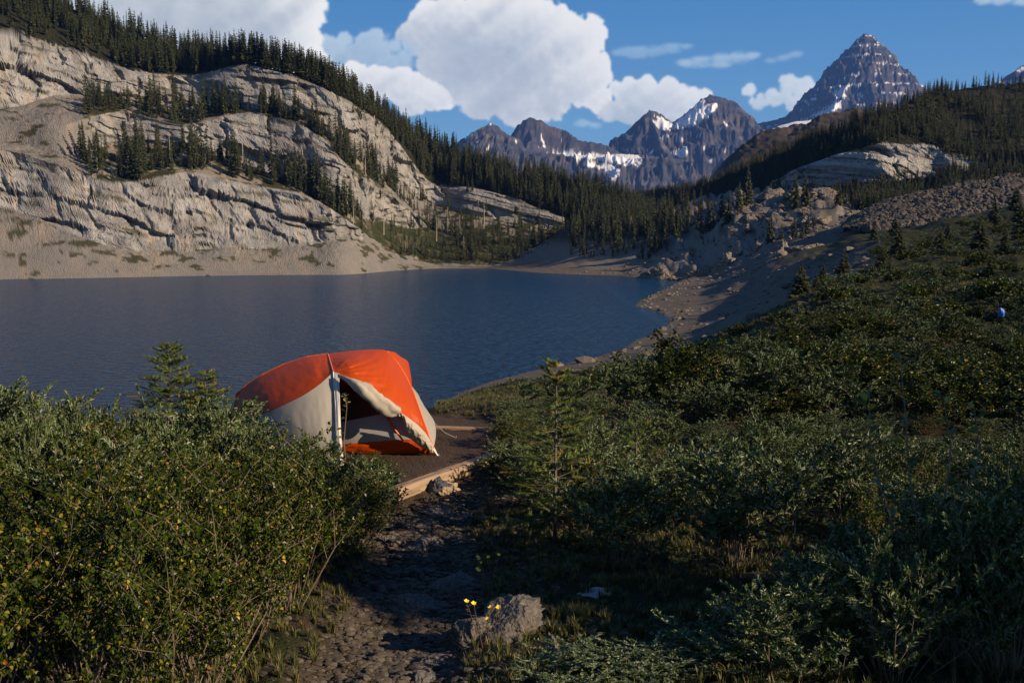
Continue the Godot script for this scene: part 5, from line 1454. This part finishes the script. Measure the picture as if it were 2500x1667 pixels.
	for i in 26000:
		var d := 13.5 + 150.0 * pow(rng.randf(), 1.5)
		var px := rng.randf_range(1060.0, 2650.0)
		var b := (px - 1250.0) / 2431.0
		var s := shore_dist(b * d, -d) if d > 45.0 else 40.0
		if s < 14.0 + 10.0 * rng.randf() or (d > 95.0 and s < 32.0): continue
		var z := rng.randf_range(0.3, 0.9) * clampf(d * 0.02, 0.35, 1.4)
		low.append(Transform3D(Basis(Vector3.UP, rng.randf() * TAU).scaled(Vector3(z, z * 0.8, z)), spot(b, d)))
	scatter("bank_grass", "rough grass and low growth between the bushes of the bank", "grass", grass_tuft(61, 26, 0.34, 0.012), M.grass, low)
	# small spruces among the bushes
	for q in [[1955, 92, 4.6], [2060, 104, 4.4], [2150, 100, 3.4], [2190, 112, 5.0], [2290, 104, 4.6], [2390, 110, 5.0], [2450, 98, 4.0], [2490, 116, 5.2], [2170, 84, 2.8], [2270, 82, 3.0], [2420, 80, 3.2], [2180, 150, 4.5], [2420, 150, 5.5], [2470, 165, 6.0], [2130, 172, 3.6], [1995, 85, 2.4], [2010, 118, 3.2], [2310, 130, 4.5], [2480, 140, 5.0]]:
		tree(spot((q[0] - 1250.0) / 2431.0, q[1], -0.15), q[2] * 0.72, "small bushy spruce among the willows of the bank", "small spruces on the bank", true, 1.6)
	# the blue bag
	var bag := thing("blue_bag", spot((2449.0 - 1250.0) / 2431.0, 46.0, 0.62), 0.4)
	tag(bag, "small bright blue hooded bag showing above the bank bushes", "bag")
	var p := PackedVector3Array()
	for j in 15:
		var t := float(j) / 14
		for i in 18:
			var a := TAU * i / 18
			var r := 0.15 * sqrt(sin(PI * (0.03 + 0.94 * minf(1.0, t * 0.75 + 0.25)))) * (1.0 + 0.1 * sin(a * 4.0 + t * 5.0))
			p.append(Vector3(cos(a) * r * 0.85 - 0.1 * t * t + 0.02, t * 0.42, sin(a) * r))
	part("cover", grid_mesh(p, PackedColorArray(), 18, 15, true, true, true), M.blue_cloth, bag)
	part("drawcord", cord([Vector3(0.14, 0.02, 0.08), Vector3(0.1, 0.2, 0.13), Vector3(0.02, 0.38, 0.08)], 0.012), M.blue_cloth, bag)

func camp() -> void:
	build_tent()
	timber("timber", LOG_A, LOG_B + (LOG_B - LOG_A) * 0.12, 0.07, "squared pale log edging the near side of the tent pad")
	timber("timber", REAR_LOG_A, REAR_LOG_B, 0.036, "thin log edging the far side of the tent pad")
	# the rock under the log: lit and shaded sides painted as two stones
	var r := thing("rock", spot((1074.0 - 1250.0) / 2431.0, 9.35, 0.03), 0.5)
	tag(r, "rock just below the log, its shaded side painted dark and lit side ochre", "rock")
	part("shaded_side", stone_mesh(Vector3(0.13, 0.085, 0.1), 41, 0.3, 6, 24, 16), M.shaded_stone, r).position = Vector3(-0.04, 0, 0)
	part("lit_face", stone_mesh(Vector3(0.105, 0.08, 0.1), 47, 0.3, 6, 24, 16), M.lit_stone, r).position = Vector3(0.045, -0.002, 0.03)
	# embedded slabs and stones of the path: bearing pixel, depth, size
	var k := 0
	for q in [[1070, 8.92, 0.22, 0.035, 0.12, "flat tan slab sunk in the path below the rock by the log"], [1150, 8.68, 0.2, 0.04, 0.16, "flat tan slab near the willow right of the path"], [1020, 7.55, 0.19, 0.05, 0.09, "long tan stone across the path"], [935, 7.64, 0.09, 0.07, 0.08, "pinkish stone at the left edge of the path"], [960, 7.55, 0.08, 0.06, 0.07, "second pinkish stone at the left edge of the path"], [905, 8.16, 0.12, 0.12, 0.1, "upright tan stone under the left bushes"], [1055, 7.68, 0.08, 0.05, 0.07, "small square stone in the middle of the path"], [930, 8.16, 0.05, 0.04, 0.05, "small tan stone beside the upright one"], [1140, 7.64, 0.035, 0.03, 0.03, "small round pale stone right of the path"], [1005, 5.8, 0.22, 0.05, 0.16, "flat grey slab in the middle of the path"], [1090, 6.14, 0.2, 0.04, 0.1, "grey ledge crossing the path"], [1040, 4.3, 0.09, 0.06, 0.08, "grey stone at the right edge of the path"], [1055, 4.61, 0.12, 0.05, 0.16, "grey block at the right edge of the path"], [1105, 9.88, 0.05, 0.04, 0.05, "small tan stone beside the log"], [1160, 10.04, 0.04, 0.03, 0.04, "small tan stone on the bare soil right of the log"], [860, 4.3, 0.06, 0.03, 0.05, "flat tan stone at the bottom of the path"]]:
		var o := stone("path_stone", spot((q[0] - 1250.0) / 2431.0, q[1], -q[3] * 0.15), Vector3(q[2], q[3], q[4]), 300 + k, M.stone, q[5], "", k * 0.7)
		tag(o, q[5], "stone")
		k += 1
	stone("boulder", spot((1240.0 - 1250.0) / 2431.0, 4.85, 0.02), Vector3(0.22, 0.125, 0.16), 812, M.stone, "large rough grey boulder beside the path with yellow flowers", "", 0.9, 0.17, 48, 30)
	stone("boulder", spot((1155.0 - 1250.0) / 2431.0, 4.8, 0.02), Vector3(0.11, 0.13, 0.12), 817, M.stone, "smaller lobe of grey rock leaning on the large boulder", "", 1.2, 0.18, 40, 26)
	stone("boulder", spot((1350.0 - 1250.0) / 2431.0, 4.55, 0.02), Vector3(0.055, 0.10, 0.05), 823, M.stone, "small pointed grey rock right of the large boulder", "", 0.4)
	stone("boulder", spot((1450.0 - 1250.0) / 2431.0, 5.75, 0.01), Vector3(0.12, 0.035, 0.07), 829, M.pale_stone, "smooth flat pale rock on the dark turf", "", 0.2, 0.08)
	stone("boulder", spot((1980.0 - 1250.0) / 2431.0, 6.1, 0.0), Vector3(0.1, 0.05, 0.08), 833, M.stone, "low dark rock under the willows", "", 0.8)

func flower_plant(at: Vector3, h: float, blooms: int, seed_: int, label: String) -> void:
	var g := RandomNumberGenerator.new()
	g.seed = seed_
	var o := thing("cinquefoil", at)
	tag(o, label, "flowers")
	var w := PackedVector3Array()
	var lf := PackedVector3Array()
	var lc := PackedColorArray()
	for b in blooms:
		var a := g.randf() * TAU
		var top := Vector3(cos(a) * h * 0.28, h * g.randf_range(0.6, 1.0), sin(a) * h * 0.2)
		var mid := top * 0.5 + Vector3(g.randf_range(-1, 1), 0, g.randf_range(-1, 1)) * 0.05 * h
		tube(w, [Vector3(0, -0.02, 0), mid, top], 0.0022, 0.001, 4)
		for l in 14:
			var t := g.randf_range(0.15, 0.95)
			var q := Vector3.ZERO.lerp(mid, t * 2) if t < 0.5 else mid.lerp(top, t * 2 - 1)
			var an := g.randf() * TAU
			leaf(lf, lc, q, Vector3(cos(an), 0.5, sin(an)).normalized(), Vector3.UP, 0.02, 0.007, false, Color.WHITE)
		var pet := PackedVector3Array()
		var up := Vector3(g.randf_range(-0.4, 0.4), 1, g.randf_range(0.1, 0.7)).normalized()
		var sx := up.cross(Vector3.FORWARD).normalized()
		var sz := sx.cross(up)
		for k in 5:
			var d := sx * cos(TAU * k / 5) + sz * sin(TAU * k / 5)
			var s := sx * -sin(TAU * k / 5) + sz * cos(TAU * k / 5)
			var m := top + d * 0.008 + up * 0.003
			var e := top + d * 0.014 + up * 0.006
			pet.append_array(PackedVector3Array([top, m + s * 0.006, e, top, e, m - s * 0.006]))
		part("blossom", soup(pet), M.yellow_petal, o)
	part("stalks", soup(w), M.red_twig, o)
	part("leaves", soup(lf), M.flower_leaf, o)

func near_spruce(at: Vector3, h: float, r: float, seed_: int, label: String, trunk_r: float, bare := 0.1, thin := 1.0) -> void:
	# a young spruce close by: boughs carry tufts of needles
	var g := RandomNumberGenerator.new()
	g.seed = seed_
	var o := thing("young_spruce", at, g.randf() * TAU)
	tag(o, label, "tree")
	var lean := g.randf_range(-0.04, 0.04) * h
	part("trunk", trunk_mesh(h, trunk_r, lean), M.bark, o)
	var w := PackedVector3Array()
	var p := PackedVector3Array()
	var c := PackedColorArray()
	var layers := int(h * 15.0)
	for l in layers:
		var t := float(l) / layers
		var y := h * lerpf(bare, 0.99, t)
		for k in int(6 * thin + 1):
			if g.randf() < 0.2: continue
			var a := g.randf() * TAU
			var dir := Vector3(cos(a), g.randf_range(-0.1, 0.35) + t * 0.5, sin(a)).normalized()
			var ln := r * pow(1.0 - t, 0.6) * g.randf_range(0.4, 1.25) + 0.05
			var b := Vector3(lean * t, y, 0)
			var e := b + dir * ln - Vector3(0, 0.12 * ln, 0)
			tube(w, [b, (b + e) * 0.5, e], 0.004, 0.0015, 3)
			var twigs := [[b.lerp(e, 0.25), e]]
			for s in 8:
				var q := b.lerp(e, g.randf_range(0.35, 0.9))
				var sd := (dir.cross(Vector3.UP) * (1 if s % 2 else -1) + dir * 0.8 + Vector3(0, 0.15, 0)).normalized()
				twigs.append([q, q + sd * ln * g.randf_range(0.2, 0.4)])
			var v := g.randf_range(0.7, 1.3)
			var col := Color(0.06 * v, 0.085 * v, 0.018 * v)
			if g.randf() < 0.18: col = Color(0.14 * v, 0.115 * v, 0.02 * v)
			for tw: Array in twigs:
				var ax: Vector3 = (tw[1] - tw[0])
				var count := int(ax.length() / 0.005) + 4
				var an := ax.normalized()
				for i in count:
					var q: Vector3 = tw[0].lerp(tw[1], float(i) / count)
					var ph := i * 2.4
					var sd := an.cross(Vector3(cos(ph), 0.3, sin(ph))).normalized()
					var nd := (sd + an * 0.75 + Vector3(0, 0.25, 0)).normalized()
					var ws := nd.cross(an).normalized() * 0.0028
					p.append_array(PackedVector3Array([q - ws, q + nd * 0.022, q + ws]))
					c.append(col); c.append(col * 1.15); c.append(col)
	part("boughs", soup(w), M.bark, o)
	part("needles", soup(p, c), M.needles, o)

func birch_sapling(at: Vector3, label: String, seed_: int, stems: Array) -> void:
	# bare lower stems, single leaves near the tips: each leaf its own part
	var g := RandomNumberGenerator.new()
	g.seed = seed_
	var o := thing("birch_sapling", at)
	tag(o, label, "shrub")
	var w := PackedVector3Array()
	var tips := PackedVector3Array()
	var shapes := []
	for k in 4:
		var p := PackedVector3Array()
		var c := PackedColorArray()
		var col: Color = [Color(0.06, 0.085, 0.025), Color(0.08, 0.095, 0.03), Color(0.22, 0.2, 0.04), Color(0.09, 0.12, 0.05)][k]
		leaf(p, c, Vector3.ZERO, Vector3(0, 0, -1), Vector3.UP, 0.04, 0.028, true, col)
		shapes.append(soup(p, c))
	for s: Array in stems:
		tube(w, s, 0.0065, 0.0022, 5)
		var n := s.size()
		tube(tips, [s[n - 2], s[n - 1]], 0.0024, 0.0014, 4)
		for b in 16:
			var t := g.randf_range(0.25, 1.0)
			var q := curve_at(s, t)
			var a := g.randf() * TAU
			var d := Vector3(cos(a), g.randf_range(0.0, 1.1), sin(a)).normalized()
			var lf := part("leaf", shapes[g.randi() % 4], M.birch_leaf, o)
			lf.basis = Basis.looking_at(d, Vector3(g.randf_range(-0.5, 0.5), 1, g.randf_range(-0.5, 0.5)))
			lf.position = q + d * 0.012
			lf.scale = Vector3.ONE * g.randf_range(0.9, 1.5)
	part("stems", soup(w), M.twig, o)
	part("shoots", soup(tips), M.red_twig, o)

func foreground() -> void:
	for v in 5:
		kits.get_or_add("willow", []).append(shrub_kit("willow", 1.0, 0.52, 26, 7200, 0.049, 20 + v))
		kits.get_or_add("birch", []).append(shrub_kit("birch", 1.0, 0.5, 26, 6600, 0.0235, 40 + v))
	var n := 0
	# left thicket: birch in front, willow along its top
	for row in 10:
		var d := 3.5 + row * 0.6
		var edge := -0.78 - 0.055 * (d - 4.0) - (0.12 if d < 5.0 else 0.0)
		var x := edge - (0.42 if d < 6.8 else 0.24)
		while x > -0.6 * d - 0.5:
			var px := 1250.0 + x / d * 2431.0
			var top := 915.0 if px < 560.0 else lerpf(930.0, 1070.0, clampf((px - 560.0) / 330.0, 0, 1))
			var at := spot(x / d, d, -0.02)
			var room := (15.0 - (top - 564.0) / 2431.0 * d) - at.y
			var swell := 0.5 + fb.get_noise_2d(x * 0.9, d * 0.8)
			var tall := clampf(room * (0.5 + 0.3 * swell) * rng.randf_range(0.85, 1.18), 0.28, 1.15 if d > 6.0 else 0.92)
			var willow := (row > 5 and rng.randf() < 0.6) or rng.randf() < 0.1
			shrub("willow" if willow else "birch", at, rng.randf_range(0.85, 1.15) * clampf(tall, 0.65, 1.0), tall, "%s in the left thicket, %s" % ["silver green willow" if willow else "small leaved birch shrub", "bordering the footpath" if x > edge - 0.5 else ("nearest the tent" if d > 7.2 and px > 450.0 else ("below the young spruce tops" if d > 7.2 else "in its leafy middle"))], "willows left of the path" if willow else "birch shrubs left of the path")
			x -= rng.randf_range(0.5, 0.75)
			n += 1
	# long willow shoots standing out above the left thicket
	for q in [[40, 6.4, 1.15], [150, 6.6, 1.3], [215, 6.8, 1.22], [330, 7.2, 1.15], [620, 7.4, 1.0], [520, 7.6, 1.12], [90, 7.2, 1.2], [690, 7.6, 0.92]]:
		shrub("willow", spot((q[0] - 1250.0) / 2431.0, q[1], -0.02), 0.42, q[2] * 0.86, "long upright willow shoots standing out above the left thicket", "willow shoots above the left thicket")
	# right thicket of willow, open in front and with gaps
	for row in 10:
		var d := 6.45 + row * 0.72
		var x := (0.62 if d < 7.2 else (0.42 if d < 8.6 else (0.15 if d < 9.9 else (-0.15 if d < 10.6 else 0.05)))) + rng.randf_range(0.0, 0.2)
		while x < 0.58 * d + 0.4:
			var px := 1250.0 + x / d * 2431.0
			var at := spot(x / d, d, -0.02)
			var line := 985.0 + 30.0 * sin(px * 0.011 + 1.0) + (60.0 if px > 1950.0 else 0.0) - (25.0 if px < 1330.0 else 0.0)
			var room := (15.0 - (line - 564.0) / 2431.0 * d) - at.y
			var tall := clampf(room * rng.randf_range(0.5, 0.85), 0.25, 0.85)
			# nothing tall stands between the log and the evening sun
			var along := (x + 0.6) / 0.883
			if along > 0.0 and absf(-d + 9.75 - 0.469 * along) < 1.0: tall = minf(tall, 0.12 + 0.36 * along)
			if rng.randf() > 0.14:
				var willow := rng.randf() < 0.8
				shrub("willow" if willow else "birch", at, rng.randf_range(0.8, 1.25) * clampf(tall, 0.6, 1.0), tall, "%s in the right thicket, %s" % ["narrow leaved willow" if willow else "small leaved birch shrub", "beside the tent pad" if px < 1330.0 else ("around the slim young spruce" if px < 1480.0 else ("facing the grassy clearing" if d < 7.3 else ("behind the tall birch sapling" if px > 2050.0 else "in its leafy middle")))], "willows right of the path" if willow else "birch shrubs right of the path")
			x += rng.randf_range(0.55, 0.95)
			n += 1
	# dark low shrubs at the clearing's edge
	for q in [[1800, 4.3, 0.24], [1930, 4.2, 0.42], [2080, 4.5, 0.5], [2220, 4.2, 0.6], [2380, 4.4, 0.7], [2520, 4.2, 0.8], [2150, 5.2, 0.5], [2300, 5.4, 0.6], [2450, 5.3, 0.75], [1440, 4.0, 0.16], [1580, 4.05, 0.18], [2560, 5.0, 0.85], [2020, 5.3, 0.32]]:
		shrub("willow", spot((q[0] - 1250.0) / 2431.0, q[1], -0.02), 0.6, q[2], "low broad leaved willow in the shade by the grassy clearing", "low willows by the clearing")
	near_spruce(spot((1358.0 - 1250.0) / 2431.0, 7.3), 1.4, 0.4, 71, "slim young spruce with a bare lit trunk right of the path", 0.019, 0.1, 1.3)
	near_spruce(spot((1560.0 - 1250.0) / 2431.0, 8.6), 0.85, 0.4, 72, "low bushy young spruce among the right willows", 0.02, 0.05)
	near_spruce(spot((400.0 - 1250.0) / 2431.0, 9.6), 1.3, 0.42, 73, "young spruce whose top rises behind the left thicket", 0.03, 0.3, 1.4)
	near_spruce(spot((490.0 - 1250.0) / 2431.0, 9.7), 1.0, 0.32, 74, "smaller spruce beside the one behind the left thicket", 0.02, 0.3, 1.2)
	birch_sapling(spot((2290.0 - 1250.0) / 2431.0, 4.6), "tall thin birch sapling with few leaves at the clearing edge", 81, [
		[Vector3(0.0, 0, 0), Vector3(-0.02, 0.5, 0), Vector3(-0.10, 0.85, 0.02), Vector3(-0.13, 1.1, 0.03), Vector3(-0.16, 1.42, 0.0)],
		[Vector3(-0.02, 0.5, 0), Vector3(0.07, 0.75, 0.03), Vector3(0.09, 0.98, 0.02), Vector3(0.03, 1.22, 0.05)],
		[Vector3(-0.05, 0.45, 0.05), Vector3(-0.18, 0.62, 0.05), Vector3(-0.29, 0.95, 0.04), Vector3(-0.31, 1.27, 0.03)],
		[Vector3(0.05, 0.3, 0), Vector3(0.16, 0.7, 0.02), Vector3(0.24, 0.95, 0), Vector3(0.2, 1.15, 0)]])
	birch_sapling(spot((835.0 - 1250.0) / 2431.0, 8.4), "thin leafy birch shoot in front of the tent door", 83, [
		[Vector3(0.0, 0, 0), Vector3(0.01, 0.4, 0), Vector3(-0.01, 0.7, 0.0), Vector3(0.02, 1.0, 0.0), Vector3(0.0, 1.12, 0.0)]])
	flower_plant(spot((1192.0 - 1250.0) / 2431.0, 5.8), 0.25, 8, 91, "yellow flowered plant growing behind the large boulder")
	flower_plant(spot((1180.0 - 1250.0) / 2431.0, 4.5), 0.3, 5, 92, "yellow flowered plant growing in front of the large boulder")
	# gravel of the path
	var pts := []
	var cols := []
	for i in 20000:
		var d := rng.randf_range(3.8, 9.2)
		var x := path_x(d) + rng.randfn(0.0, 0.5) * path_w(d)
		if i % 6 == 0: x += rng.randf_range(-0.5, 0.9)
		var z := 0.004 + 0.02 * pow(rng.randf(), 4.0)
		pts.append(Transform3D(Basis.from_euler(Vector3(rng.randf() * 0.6, rng.randf() * 6, rng.randf() * 0.6)).scaled(Vector3(z * 1.4, z * 0.6, z)), Vector3(x, ground_h(x, -d) + z * 0.15, -d)))
		var v := rng.randf_range(0.045, 0.13)
		cols.append(Color(v, v * 0.84, v * 0.66))
	scatter("path_gravel", "small grey stones of the footpath", "gravel", stone_mesh(Vector3.ONE, 5, 0.25, 4, 8, 6), M.pebble, pts, cols)
	pts = []
	for i in 4000:
		var d := rng.randf_range(3.8, 9.0)
		var x := rng.randf_range(-1.5, 2.6)
		var off := absf(x - path_x(d)) / path_w(d)
		if off < 1.0 or in_pad(x, -d) > 0.0: continue
		if x < path_x(d) and rng.randf() < 0.3: continue
		var z := rng.randf_range(0.5, 1.2)
		pts.append(Transform3D(Basis(Vector3.UP, rng.randf() * TAU).scaled(Vector3(z, z, z)), Vector3(x, ground_h(x, -d), -d)))
	scatter("turf", "short dark grass beside the footpath", "grass", grass_tuft(31, 24, 0.08, 0.0022), M.grass, pts)
	pts = []
	for i in 1500:
		var a := rng.randf_range(-3.6, 0.7)
		var b := rng.randf_range(0.1, 2.6)
		var x := PAD.x + a * PAD_U.x - b * PAD_U.y
		var z_ := PAD.y + a * PAD_U.y + b * PAD_U.x
		var z := 0.004 + 0.010 * pow(rng.randf(), 2.0)
		pts.append(Transform3D(Basis(Vector3.UP, rng.randf() * TAU).scaled(Vector3(z * 1.5, z * 0.5, z)), Vector3(x, ground_h(x, z_) + z * 0.2, z_)))
	scatter("pad_crumbs", "brown crumbs of soil and bark on the tent pad", "soil", stone_mesh(Vector3.ONE, 6, 0.25, 4, 8, 6), M.bark, pts)
	# tall spruces standing right of and behind the camera: their shade falls on the near ground
	for q in [[9.78, -0.29, 6.6], [10.46, -0.50, 7.0], [12.99, 1.13, 9.0], [13.71, 0.84, 9.5]]:
		tree(Vector3(q[0], ground_h(q[0], q[1]) - 0.1, q[1]), q[2], "tall spruce standing beside the camp clearing", "tall spruces beside the clearing", true, 0.9)
